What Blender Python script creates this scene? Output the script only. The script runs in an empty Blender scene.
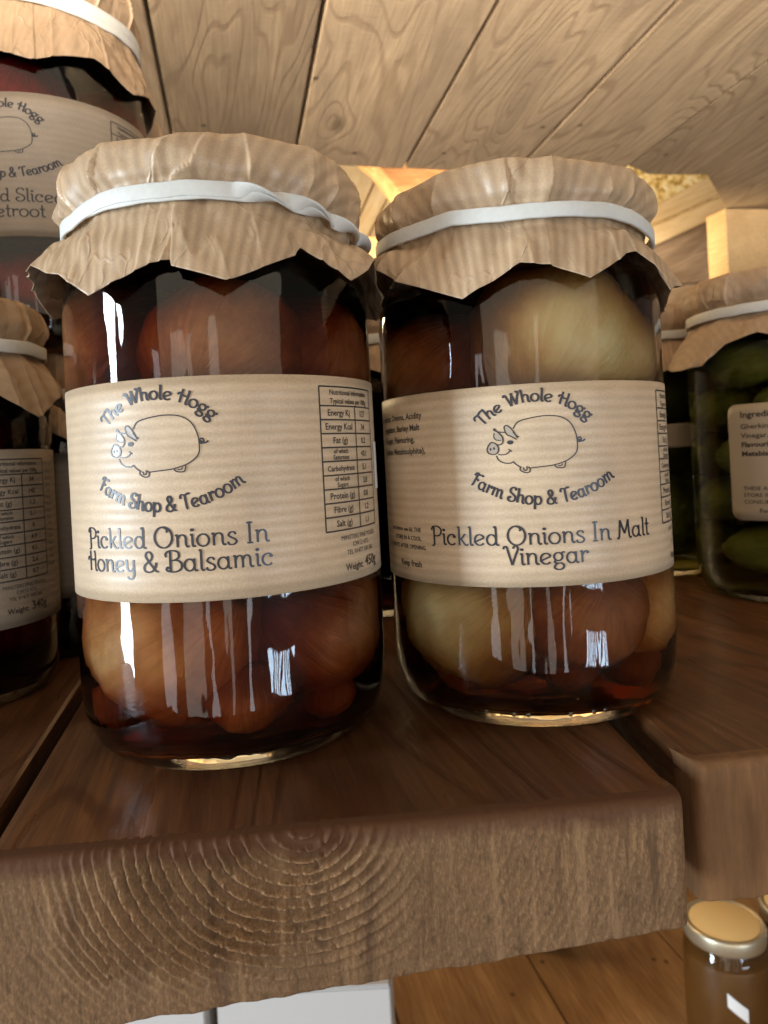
import bpy, bmesh, math, random
from math import sin, cos, pi, radians as rad, exp
from mathutils import Vector, Matrix, noise

scene = bpy.context.scene
COL = scene.collection
rng = random.Random(7)

# ------------------------------------------------------------------ camera
K = 0.053                                   # the phone was held with about 3 degrees of roll
CAM_Z = 0.0695                              # camera height above the shelf top (shelf top is z = 0)
cam_d = bpy.data.cameras.new('camera')
cam = bpy.data.objects.new('camera', cam_d)
COL.objects.link(cam)
nn = math.hypot(1, K)
cam.matrix_world = Matrix(((1 / nn, K / nn, 0, 0), (0, 0, -1, 0), (-K / nn, 1 / nn, 0, CAM_Z), (0, 0, 0, 1)))
cam_d.sensor_width = 36
cam_d.lens = 740 / 1024 * 36
cam_d.shift_y = -56 / 1024
cam_d.clip_start = 0.005
cam_d.clip_end = 50
cam_d.dof.use_dof = True
cam_d.dof.focus_distance = 0.168
cam_d.dof.aperture_fstop = 28
scene.camera = cam

# ------------------------------------------------------------------ view, world, lamps
scene.view_settings.view_transform = 'Standard'
scene.view_settings.look = 'None'
scene.view_settings.exposure = 0
scene.view_settings.gamma = 1
scene.cycles.use_denoising = True
scene.cycles.max_bounces = 14
scene.cycles.transmission_bounces = 12
scene.cycles.transparent_max_bounces = 12
scene.cycles.glossy_bounces = 5
scene.cycles.diffuse_bounces = 4
scene.cycles.caustics_refractive = True
scene.cycles.caustics_reflective = False
scene.cycles.blur_glossy = 0.6
scene.cycles.sample_clamp_indirect = 6

world = bpy.data.worlds.new('World')
scene.world = world
world.use_nodes = True
world.node_tree.nodes['Background'].inputs[0].default_value = (1.0, 0.84, 0.68, 1)
world.node_tree.nodes['Background'].inputs[1].default_value = 0.14


def area(name, loc, target, sx, sy, power, color):
    d = bpy.data.lights.new(name, 'AREA')
    d.shape = 'RECTANGLE'
    d.size, d.size_y = sx, sy
    d.energy = power
    d.color = color
    o = bpy.data.objects.new(name, d)
    COL.objects.link(o)
    o.location = loc
    o.rotation_euler = (Vector(target) - Vector(loc)).to_track_quat('-Z', 'Y').to_euler()
    return o


DAY = (0.74, 0.88, 1.0)
# narrow tall door light, far left and a little in front of the jars
area('door_daylight', (-1.28, -0.27, 0.06), (-0.02, 0.19, 0.07), 0.20, 0.90, 31, DAY)
# barred window behind the camera on the right
for row, (z, h, p) in enumerate(((-0.10, 0.20, 0.42), (-0.40, 0.16, 0.30))):
    for i in range(8):
        a = -0.19 + 0.054 * i
        area('window_daylight', (0.85 + a * 0.72, -0.80 + a * 0.69, z), (0.0, 0.18, 0.02), 0.030, h, p, (0.62, 0.80, 1.0))
# slim openings behind the camera
area('slot_daylight', (-0.42, -1.02, -0.12), (-0.02, 0.18, 0.06), 0.24, 1.15, 1.5, (1.0, 0.93, 0.84))
area('slot_daylight', (-0.78, -0.78, -0.12), (-0.02, 0.18, 0.06), 0.11, 1.0, 1.0, (0.95, 0.95, 1.0))
area('slot_daylight', (0.40, -1.05, -0.25), (0.0, 0.18, 0.06), 0.09, 0.8, 0.9, (0.9, 0.93, 1.0))
area('slot_daylight', (-0.18, -1.12, -0.25), (0.0, 0.18, 0.06), 0.06, 0.9, 0.5, (0.95, 0.96, 1.0))
area('slot_daylight', (0.12, -1.10, -0.10), (0.0, 0.18, 0.06), 0.11, 1.2, 0.8, (1.0, 0.9, 0.8))
# broad warm room light from the shop behind the photographer
area('room_light', (0.25, -0.95, 0.50), (0.05, 0.35, 0.10), 2.4, 1.1, 8.8, (1.0, 0.83, 0.64))
# added fill lamp without a real source, brightens the underside of the upper shelf
area('ceiling_fill', (0.04, -0.32, 0.21), (0.06, 0.30, 0.66), 0.9, 0.12, 30.0, (1.0, 0.90, 0.76)).data.spread = rad(76)
# warm lamp of the room beyond the shelf
area('back_room_lamp', (-0.40, 0.98, 0.40), (0.40, 1.02, 0.36), 0.22, 0.22, 3.6, (1.0, 0.74, 0.40))
area('back_room_lamp', (0.12, 0.90, 0.24), (0.26, 1.3, 0.46), 0.3, 0.2, 5.5, (1.0, 0.78, 0.48))


# ------------------------------------------------------------------ helpers
def mesh_obj(name, verts, faces, mat, parent=None, uvs=None, smooth=True, loc=None):
    me = bpy.data.meshes.new(name)
    me.from_pydata([tuple(v) for v in verts], [], faces)
    if uvs:
        lay = me.uv_layers.new(name='UVMap')
        for lp in me.loops:
            lay.data[lp.index].uv = uvs[lp.vertex_index]
    if smooth:
        me.polygons.foreach_set('use_smooth', [True] * len(me.polygons))
    for m in (mat if isinstance(mat, (list, tuple)) else [mat]):
        me.materials.append(m)
    me.update()
    o = bpy.data.objects.new(name, me)
    COL.objects.link(o)
    if parent:
        o.parent = parent
    if loc:
        o.location = loc
    return o


def tag(o, label=None, cat=None, group=None, kind=None):
    if label: o['label'] = label
    if cat: o['category'] = cat
    if group: o['group'] = group
    o['kind'] = kind or 'thing'
    return o


def empty(name, loc):
    o = bpy.data.objects.new(name, None)
    o.empty_display_size = 0.02
    COL.objects.link(o)
    o.location = loc
    return o


def lathe(prof, n=96, closed=True):
    vs, fs = [], []
    rows = []
    for r, z in prof:
        if r < 1e-6:
            rows.append([len(vs)]); vs.append((0, 0, z))
        else:
            rows.append(list(range(len(vs), len(vs) + n)))
            for i in range(n):
                a = 2 * pi * i / n
                vs.append((r * cos(a), r * sin(a), z))
    for A, B in zip(rows, rows[1:]):
        for i in range(n):
            j = (i + 1) % n
            if len(A) == 1 and len(B) > 1: fs.append((A[0], B[j], B[i]))
            elif len(B) == 1 and len(A) > 1: fs.append((A[i], A[j], B[0]))
            elif len(A) > 1: fs.append((A[i], A[j], B[j], B[i]))
    return vs, fs


def catmull(pts, per=6):
    P = [Vector(p) for p in pts]
    out = []
    for i in range(len(P) - 1):
        p0, p1, p2, p3 = P[max(i - 1, 0)], P[i], P[i + 1], P[min(i + 2, len(P) - 1)]
        for k in range(per):
            t = k / per
            out.append(0.5 * ((2 * p1) + (p2 - p0) * t + (2 * p0 - 5 * p1 + 4 * p2 - p3) * t * t + (3 * p1 - p0 - 3 * p2 + p3) * t ** 3))
    out.append(P[-1])
    return out


def interp(table, x):
    if x <= table[0][0]: return table[0][1:]
    for a, b in zip(table, table[1:]):
        if x <= b[0]:
            t = (x - a[0]) / max(b[0] - a[0], 1e-9)
            return tuple(p + (q - p) * t for p, q in zip(a[1:], b[1:]))
    return table[-1][1:]


def fbm(x, y, z, o=3):
    return noise.fractal(Vector((x, y, z)), 1.0, 2.0, o)


# ------------------------------------------------------------------ materials
class NT:
    def __init__(self, name):
        self.m = bpy.data.materials.new(name)
        self.m.use_nodes = True
        self.t = self.m.node_tree
        self.b = self.t.nodes['Principled BSDF']
        self.out = self.t.nodes['Material Output']

    def n(self, typ, **kw):
        nd = self.t.nodes.new('ShaderNode' + typ)
        for k, v in kw.items():
            if k.startswith('i_'):
                key = k[2:]
                key = int(key) if key.isdigit() else key.replace('_', ' ')
                nd.inputs[key].default_value = v
            else:
                setattr(nd, k, v)
        return nd

    def l(self, a, b):
        self.t.links.new(a, b)

    def math(self, op, a, b=None):
        nd = self.n('Math', operation=op)
        for i, x in enumerate((a, b)):
            if x is None: continue
            if isinstance(x, (int, float)): nd.inputs[i].default_value = x
            else: self.l(x, nd.inputs[i])
        return nd.outputs[0]

    def mix(self, fac, a, b, blend='MIX'):
        nd = self.n('MixRGB', blend_type=blend)
        for i, x in enumerate((fac, a, b)):
            if isinstance(x, (int, float)): nd.inputs[i].default_value = x
            elif isinstance(x, tuple): nd.inputs[i].default_value = x if len(x) == 4 else x + (1,)
            else: self.l(x, nd.inputs[i])
        return nd.outputs[0]

    def ramp(self, fac, stops):
        nd = self.n('ValToRGB')
        e = nd.color_ramp.elements
        while len(e) < len(stops): e.new(0.5)
        for k, (p, c) in enumerate(stops):
            e[k].position = p
            e[k].color = (c, c, c, 1) if isinstance(c, (int, float)) else tuple(c) + (1,)
        self.l(fac, nd.inputs[0])
        return nd.outputs[0]

    def coords(self, which='Object', scale=(1, 1, 1), loc=(0, 0, 0)):
        tc = self.n('TexCoord')
        mp = self.n('Mapping')
        mp.inputs['Scale'].default_value = scale
        mp.inputs['Location'].default_value = loc
        self.l(tc.outputs[which], mp.inputs[0])
        return mp.outputs[0]

    def noise(self, vec, scale, detail=3, rough=0.55, dist=0.0):
        nd = self.n('TexNoise')
        nd.inputs['Scale'].default_value = scale
        nd.inputs['Detail'].default_value = detail
        nd.inputs['Roughness'].default_value = rough
        nd.inputs['Distortion'].default_value = dist
        self.l(vec, nd.inputs['Vector'])
        return nd.outputs['Fac']

    def bump(self, h, dist, strength=1.0):
        nd = self.n('Bump')
        nd.inputs['Strength'].default_value = strength
        nd.inputs['Distance'].default_value = dist
        self.l(h, nd.inputs['Height'])
        self.l(nd.outputs[0], self.b.inputs['Normal'])


def plain(name, color, rough=0.5, metal=0.0, spec=0.5):
    t = NT(name)
    t.b.inputs['Base Color'].default_value = tuple(color) + (1,)
    t.b.inputs['Roughness'].default_value = rough
    t.b.inputs['Metallic'].default_value = metal
    t.b.inputs['Specular IOR Level'].default_value = spec
    return t.m


def wood(name, dark, mid, light, ring=55, seed=0.0, rough=0.6, spec=0.3, bump=0.0004, dots=True, grey=None, knots=0.22, finec=0.75, vary=0.15):
    """A board with grain along its local y."""
    t = NT(name)
    oi = t.n('ObjectInfo')
    rnd = t.math('MULTIPLY', oi.outputs['Random'], 37.0)
    tc = t.n('TexCoord')
    vadd = t.n('VectorMath', operation='ADD')
    t.l(tc.outputs['Object'], vadd.inputs[0])
    cmb = t.n('CombineXYZ')
    t.l(rnd, cmb.inputs[0]); t.l(rnd, cmb.inputs[2]); t.l(rnd, cmb.inputs[1])
    t.l(cmb.outputs[0], vadd.inputs[1])

    def mp(sc):
        m = t.n('Mapping')
        m.inputs['Scale'].default_value = sc
        m.inputs['Location'].default_value = (seed, seed * 2, 0)
        t.l(vadd.outputs[0], m.inputs[0])
        return m.outputs[0]
    # cathedral grain: contour lines of a long smooth noise field
    field = t.noise(mp((1, 0.20, 1)), 12, 2, 0.45, 0.4)
    kv = t.n('TexVoronoi', voronoi_dimensions='2D', i_Scale=4.5)
    t.l(mp((1, 0.38, 0.0)), kv.inputs['Vector'])
    knot = t.ramp(kv.outputs['Distance'], [(0.0, 1.0), (0.07, 0.5), (0.20, 0.0)])
    field = t.math('ADD', field, t.math('MULTIPLY', knot, knots))
    rings = t.math('SINE', t.math('MULTIPLY', field, ring))
    rings = t.ramp(rings, [(0.0, 0.0), (0.6, 0.15), (0.95, 1.0)])
    fine = t.noise(mp((1, 0.05, 1)), 420, 3, 0.6)
    broad = t.noise(mp((1, 0.25, 1)), 26, 4, 0.6)
    saw = t.noise(mp((0.25, 1, 1)), 330, 2, 0.5)
    c1 = t.mix(rings, tuple(light), tuple(mid))
    c2 = t.mix(t.ramp(fine, [(0.35, 0.0), (0.7, finec)]), c1, tuple(dark))
    c3 = t.mix(t.ramp(broad, [(0.32, 0.75), (0.62, 0.0)]), c2, tuple(grey or dark))
    kc = t.ramp(kv.outputs['Distance'], [(0.010, 1.0), (0.032, 0.0)])
    c3 = t.mix(t.math('MULTIPLY', kc, 0.7), c3, tuple(x * 0.5 for x in dark))
    tone = t.math('ADD', t.math('MULTIPLY', oi.outputs['Random'], vary), 1.0 - vary * 0.75)
    tv = t.n('CombineXYZ')
    for q_ in range(3): t.l(tone, tv.inputs[q_])
    c3 = t.mix(1.0, c3, tv.outputs[0], 'MULTIPLY')
    if dots:
        vo = t.n('TexVoronoi', voronoi_dimensions='2D', i_Scale=10.0)
        t.l(mp((1, 0.8, 0.0)), vo.inputs['Vector'])
        d = t.ramp(vo.outputs['Distance'], [(0.014, 0.8), (0.026, 0.0)])
        c3 = t.mix(d, c3, tuple(x * 0.25 for x in dark))
    t.l(c3, t.b.inputs['Base Color'])
    rr = t.ramp(fine, [(0.3, rough - 0.1), (0.7, rough + 0.12)])
    t.l(rr, t.b.inputs['Roughness'])
    t.b.inputs['Specular IOR Level'].default_value = spec
    h = t.math('ADD', t.math('MULTIPLY', fine, 0.6), t.math('ADD', t.math('MULTIPLY', rings, -0.35), t.math('MULTIPLY', saw, 0.25)))
    t.bump(h, bump, 1.0)
    return t.m


M_ceiling = wood('sawn_pine_pale', (0.34, 0.23, 0.14), (0.50, 0.36, 0.225), (0.68, 0.51, 0.325), ring=165, bump=0.0004, grey=(0.36, 0.265, 0.175), finec=0.6, knots=0.20, vary=0.42)
M_shelf = wood('stained_shelf_top', (0.045, 0.016, 0.006), (0.125, 0.050, 0.018), (0.20, 0.088, 0.033), ring=110, rough=0.36, spec=0.5, bump=0.00025, dots=False, knots=0.12)
M_lower = wood('lower_shelf_pine', (0.20, 0.09, 0.03), (0.38, 0.20, 0.075), (0.48, 0.27, 0.11), ring=40, rough=0.5, bump=0.0004)
M_cream = wood('cream_matchboard', (0.50, 0.34, 0.17), (0.66, 0.48, 0.27), (0.74, 0.58, 0.36), ring=20, bump=0.0003, dots=False)
M_post = wood('pale_post_pine', (0.32, 0.20, 0.09), (0.44, 0.29, 0.14), (0.50, 0.34, 0.17), ring=20, bump=0.0003, dots=False, knots=0.1)
M_orange = wood('warm_pine', (0.30, 0.13, 0.05), (0.48, 0.25, 0.11), (0.58, 0.34, 0.16), ring=30, bump=0.0003, dots=False)
M_greyboard = wood('weathered_boards', (0.14, 0.09, 0.055), (0.25, 0.17, 0.11), (0.34, 0.24, 0.16), ring=50, bump=0.0004, dots=False)


def make_endgrain():
    t = NT('sawn_end_grain')
    att = t.n('Attribute', attribute_name='ring')
    tc = t.n('TexCoord')
    mpf = t.n('Mapping')
    mpf.inputs['Scale'].default_value = (1, 1, 0.45)
    t.l(tc.outputs['Object'], mpf.inputs[0])
    fine = t.noise(mpf.outputs[0], 2300, 3, 0.7)
    pit = t.noise(mpf.outputs[0], 750, 3, 0.6)
    med = t.noise(tc.outputs['Object'], 70, 4, 0.6)
    base = t.mix(att.outputs['Fac'], (0.105, 0.052, 0.022), (0.30, 0.168, 0.076))
    base = t.mix(t.ramp(med, [(0.35, 0.5), (0.65, 0.0)]), base, (0.115, 0.064, 0.032))
    base = t.mix(t.ramp(pit, [(0.28, 0.8), (0.44, 0.0)]), base, (0.06, 0.032, 0.014))
    base = t.mix(t.ramp(fine, [(0.35, 0.65), (0.55, 0.0)]), base, (0.09, 0.05, 0.022))
    base = t.mix(t.ramp(fine, [(0.55, 0.0), (0.75, 0.4)]), base, (0.37, 0.225, 0.115))
    mps = t.n('Mapping')
    mps.inputs['Rotation'].default_value = (0, rad(20), 0)
    mps.inputs['Scale'].default_value = (1, 1, 0.07)
    t.l(tc.outputs['Object'], mps.inputs[0])
    slit = t.noise(mps.outputs[0], 330, 3, 0.6)
    base = t.mix(t.ramp(slit, [(0.30, 0.75), (0.42, 0.0)]), base, (0.07, 0.036, 0.016))
    base = t.mix(t.ramp(slit, [(0.58, 0.0), (0.72, 0.35)]), base, (0.36, 0.215, 0.105))
    # the dark stain of the top has run over the arris
    sx = t.n('SeparateXYZ')
    t.l(tc.outputs['Object'], sx.inputs[0])
    zz = t.math('ADD', sx.outputs[2], t.math('MULTIPLY', t.math('SUBTRACT', med, 0.5), 0.012))
    st = t.ramp(t.math('ADD', t.math('MULTIPLY', zz, 100.0), 0.8), [(0.42, 0.0), (0.72, 1.0)])
    base = t.mix(st, base, (0.085, 0.036, 0.015))
    t.l(base, t.b.inputs['Base Color'])
    t.b.inputs['Roughness'].default_value = 0.75
    t.b.inputs['Specular IOR Level'].default_value = 0.25
    t.bump(t.math('ADD', t.math('MULTIPLY', fine, 0.6), pit), 0.00008, 1.0)
    return t.m


M_end = make_endgrain()


def make_smooth_end():
    t = NT('planed_end_grain')
    tc = t.n('TexCoord')
    mpf = t.n('Mapping')
    mpf.inputs['Scale'].default_value = (1, 1, 0.12)
    t.l(tc.outputs['Object'], mpf.inputs[0])
    g = t.noise(mpf.outputs[0], 380, 4, 0.6)
    m = t.noise(tc.outputs['Object'], 60, 4, 0.6)
    c = t.mix(t.ramp(g, [(0.35, 0.0), (0.7, 0.8)]), (0.22, 0.115, 0.052), (0.12, 0.058, 0.025))
    c = t.mix(t.ramp(m, [(0.35, 0.5), (0.65, 0.0)]), c, (0.10, 0.05, 0.025))
    t.l(c, t.b.inputs['Base Color'])
    t.b.inputs['Roughness'].default_value = 0.8
    t.b.inputs['Specular IOR Level'].default_value = 0.12
    t.bump(g, 0.0002)
    return t.m


M_end_smooth = make_smooth_end()


def kraft(name, axis, base, stripe, rough, period, depth=0.5, wob=1.6):
    """Ribbed brown wrapping paper: fine parallel bands in the sheet's own UV (metres)."""
    t = NT(name)
    uv = t.n('TexCoord')
    sep = t.n('SeparateXYZ')
    t.l(uv.outputs['UV'], sep.inputs[0])
    nz = t.noise(uv.outputs['UV'], 160, 3)
    nz2 = t.noise(uv.outputs['UV'], 45, 3)
    ph = t.math('ADD', t.math('MULTIPLY', sep.outputs[axis], 2 * pi / period), t.math('MULTIPLY', nz, wob))
    band = t.math('ADD', t.math('MULTIPLY', t.math('SINE', ph), 0.5), 0.5)
    fib = t.noise(uv.outputs['UV'], 1800, 2)
    c = t.mix(t.math('MULTIPLY', t.math('MULTIPLY', band, depth), t.math('ADD', t.math('MULTIPLY', nz2, 1.6), 0.0)), base, stripe)
    c = t.mix(t.ramp(fib, [(0.4, 0.22), (0.65, 0.0)]), c, tuple(x * 0.62 for x in stripe))
    cw = t.n('Attribute', attribute_name='crease')
    c = t.mix(t.math('MULTIPLY', cw.outputs['Fac'], 0.6), c, tuple(min(0.85, x * 1.45) for x in base))
    blotch = t.ramp(t.noise(uv.outputs['UV'], 60, 4, 0.6), [(0.3, 0.86), (0.7, 1.08)])
    c = t.mix(1.0, c, blotch, 'MULTIPLY')
    t.l(c, t.b.inputs['Base Color'])
    t.l(t.ramp(band, [(0.0, rough), (1.0, rough + 0.12)]), t.b.inputs['Roughness'])
    t.b.inputs['Specular IOR Level'].default_value = 0.5
    h = t.math('ADD', t.math('MULTIPLY', band, 0.35), t.math('MULTIPLY', fib, 0.25))
    if axis == 0:
        dis = t.n('MixRGB', blend_type='ADD')
        dis.inputs[0].default_value = 0.02
        t.l(uv.outputs['UV'], dis.inputs[1])
        nzc = t.n('TexNoise', i_Scale=70.0)
        t.l(uv.outputs['UV'], nzc.inputs['Vector'])
        t.l(nzc.outputs['Color'], dis.inputs[2])
        vo = t.n('TexVoronoi', voronoi_dimensions='2D', feature='DISTANCE_TO_EDGE', i_Scale=75.0)
        t.l(dis.outputs[0], vo.inputs['Vector'])
        fold = t.ramp(vo.outputs['Distance'], [(0.0, 1.0), (0.06, 0.35), (0.30, 0.0)])
        msk = t.ramp(t.noise(uv.outputs['UV'], 38, 2), [(0.42, 0.0), (0.62, 1.0)])
        h = t.math('ADD', h, t.math('MULTIPLY', t.math('MULTIPLY', fold, msk), 3.2))
    t.bump(h, 0.00012, 1.0)
    return t.m


M_paper = kraft('ribbed_kraft_paper', 0, (0.50, 0.355, 0.22), (0.33, 0.22, 0.128), 0.38, 0.0037, 0.85)
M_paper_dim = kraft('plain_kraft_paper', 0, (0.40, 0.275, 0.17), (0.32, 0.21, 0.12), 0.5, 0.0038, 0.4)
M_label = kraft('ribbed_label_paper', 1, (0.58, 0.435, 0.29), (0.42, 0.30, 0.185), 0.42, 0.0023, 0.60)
M_label_shaded = kraft('shaded_label_paper', 1, (0.29, 0.24, 0.185), (0.25, 0.205, 0.155), 0.45, 0.0025, 0.5)  # label paper darkened: the shade on the left jars is put into its colour
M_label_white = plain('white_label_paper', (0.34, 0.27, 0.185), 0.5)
M_sticker = plain('white_sticker', (0.80, 0.78, 0.74), 0.4)
M_ink = plain('dark_ink', (0.014, 0.014, 0.022), 0.36, 0, 0.5)
M_inkthin = plain('faded_ink', (0.035, 0.03, 0.028), 0.35, 0, 0.5)
M_pigfill = plain('grey_print', (0.33, 0.27, 0.21), 0.33)
M_gold = plain('gold_lid_paint', (0.90, 0.62, 0.26), 0.45, 0.15)
M_goldrim = plain('gold_lid_metal', (0.62, 0.54, 0.38), 0.36, 0.8)
M_card = plain('white_card', (0.50, 0.47, 0.44), 0.6)
M_cover_lid = plain('tin_lid', (0.55, 0.5, 0.42), 0.3, 1.0)


def make_rubber():
    t = NT('white_rubber')
    tc = t.n('TexCoord')
    nz = t.noise(tc.outputs['Object'], 700, 3)
    t.l(t.mix(nz, (0.50, 0.50, 0.465), (0.63, 0.63, 0.59)), t.b.inputs['Base Color'])
    t.b.inputs['Roughness'].default_value = 0.55
    t.bump(nz, 0.0001, 0.6)
    return t.m


M_band = make_rubber()


def make_glass(name, ior, tint=(1, 1, 1), rough=0.0, scale=120, dist=0.00042, flow=0.10):
    t = NT(name)
    t.t.nodes.remove(t.b)
    g = t.n('BsdfGlass')
    g.inputs['IOR'].default_value = ior
    g.inputs['Roughness'].default_value = rough
    g.inputs['Color'].default_value = tint + (1,)
    oi = t.n('ObjectInfo')
    tc = t.n('TexCoord')
    ad = t.n('VectorMath', operation='ADD')
    t.l(tc.outputs['Object'], ad.inputs[0])
    t.l(oi.outputs['Random'], ad.inputs[1])
    hs = []
    for sc, fl in ((scale, flow), (scale * 0.8, 0.45)):
        mp = t.n('Mapping')
        mp.inputs['Scale'].default_value = (1, 1, fl)
        t.l(ad.outputs[0], mp.inputs[0])
        hs.append(t.noise(mp.outputs[0], sc, 2))
    bp = t.n('Bump')
    bp.inputs['Distance'].default_value = dist
    t.l(t.math('ADD', hs[0], t.math('MULTIPLY', hs[1], 0.45)), bp.inputs['Height'])
    t.l(bp.outputs[0], g.inputs['Normal'])
    t.l(g.outputs[0], t.out.inputs['Surface'])
    return t


M_glass = make_glass('jar_glass', 1.5, (0.97, 0.99, 0.97), 0.022).m


def make_liquid(name, color, density):
    t = make_glass(name, 0.90, rough=0.16, scale=70, dist=0.0011, flow=0.35)
    v = t.n('VolumeAbsorption')
    v.inputs['Color'].default_value = tuple(color) + (1,)
    v.inputs['Density'].default_value = density
    t.l(v.outputs[0], t.out.inputs['Volume'])
    return t.m


L_balsamic = make_liquid('honey_balsamic_liquor', (0.73, 0.47, 0.25), 270)
L_malt = make_liquid('malt_vinegar', (0.75, 0.57, 0.35), 235)
L_beet = make_liquid('beetroot_liquor', (0.60, 0.03, 0.03), 130)
L_green = make_liquid('gherkin_brine', (0.62, 0.60, 0.22), 125)
L_dark = make_liquid('dark_chutney_liquor', (0.6, 0.16, 0.05), 260)


def make_onion(name, c_light, c_dark):
    t = NT(name)
    uv = t.n('TexCoord')
    mp = t.n('Mapping')
    mp.inputs['Scale'].default_value = (24, 1.0, 1)
    t.l(uv.outputs['UV'], mp.inputs[0])
    streak = t.noise(mp.outputs[0], 1.6, 4, 0.65, 0.8)
    blot = t.noise(uv.outputs['Object'], 85, 4, 0.65)
    c = t.mix(t.ramp(streak, [(0.40, 0.0), (0.66, 0.5)]), tuple(c_light), tuple(c_dark))
    c = t.mix(t.ramp(blot, [(0.40, 0.0), (0.66, 0.9)]), c, tuple(c_dark))
    sp = t.n('SeparateXYZ')
    t.l(uv.outputs['UV'], sp.inputs[0])
    root = t.ramp(t.math('ADD', sp.outputs[1], t.math('MULTIPLY', blot, 0.04)), [(0.045, 1.0), (0.075, 0.0), (0.93, 0.0), (0.97, 1.0)])
    c = t.mix(t.math('MULTIPLY', root, 0.75), c, (0.16, 0.07, 0.025))
    t.l(c, t.b.inputs['Base Color'])
    t.b.inputs['Roughness'].default_value = 0.45
    t.b.inputs['Subsurface Weight'].default_value = 0.5
    t.b.inputs['Subsurface Radius'].default_value = (1.0, 0.6, 0.3)
    t.b.inputs['Subsurface Scale'].default_value = 0.004
    t.bump(t.math('ADD', streak, blot), 0.0008)
    return t.m


M_on_tan = make_onion('tan_onion_skin', (0.90, 0.66, 0.36), (0.62, 0.36, 0.14))
M_on_amber = make_onion('amber_onion_skin', (0.62, 0.32, 0.12), (0.34, 0.14, 0.04))
M_on_pale = make_onion('pale_onion_skin', (0.92, 0.84, 0.54), (0.78, 0.62, 0.30))
M_on_red = make_onion('russet_onion_skin', (0.52, 0.24, 0.10), (0.28, 0.10, 0.04))
M_gherkin = make_onion('gherkin_skin', (0.30, 0.31, 0.09), (0.14, 0.15, 0.04))
M_beet = make_onion('beetroot_slice', (0.48, 0.03, 0.035), (0.26, 0.015, 0.015))


# ------------------------------------------------------------------ boards
def board(name, pts, z0, z1, mat, label, cat, group=None, rz=0.0, bev=0.0015, zf=None, nseg=1):
    """A plank from a plan outline given in world x, y; its local y runs along rz."""
    cx = sum(p[0] for p in pts) / len(pts)
    cy = sum(p[1] for p in pts) / len(pts)
    bm = bmesh.new()
    c, s = cos(-rz), sin(-rz)
    low, up = [], []
    for (x, y) in pts:
        dx, dy = x - cx, y - cy
        lx, ly = c * dx - s * dy, s * dx + c * dy
        zb = zf(x, y) if zf else z0
        low.append(bm.verts.new((lx, ly, zb)))
        up.append(bm.verts.new((lx, ly, z1)))
    n = len(pts)
    bm.faces.new(list(reversed(low)))
    bm.faces.new(up)
    for i in range(n):
        j = (i + 1) % n
        bm.faces.new((low[i], low[j], up[j], up[i]))
    bmesh.ops.recalc_face_normals(bm, faces=bm.faces)
    if bev:
        bmesh.ops.bevel(bm, geom=list(bm.edges), offset=bev, segments=3, affect='EDGES', profile=0.6)
    me = bpy.data.meshes.new(name)
    bm.to_mesh(me)
    bm.free()
    me.materials.append(mat)
    o = bpy.data.objects.new(name, me)
    COL.objects.link(o)
    o.location = (cx, cy, 0)
    o.rotation_euler = (0, 0, rz)
    if label: tag(o, label, cat, group)
    return o


SL = -0.215                                  # dx/dy of the plank edges, about 12 degrees of yaw
RZ = math.atan(-SL)


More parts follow.
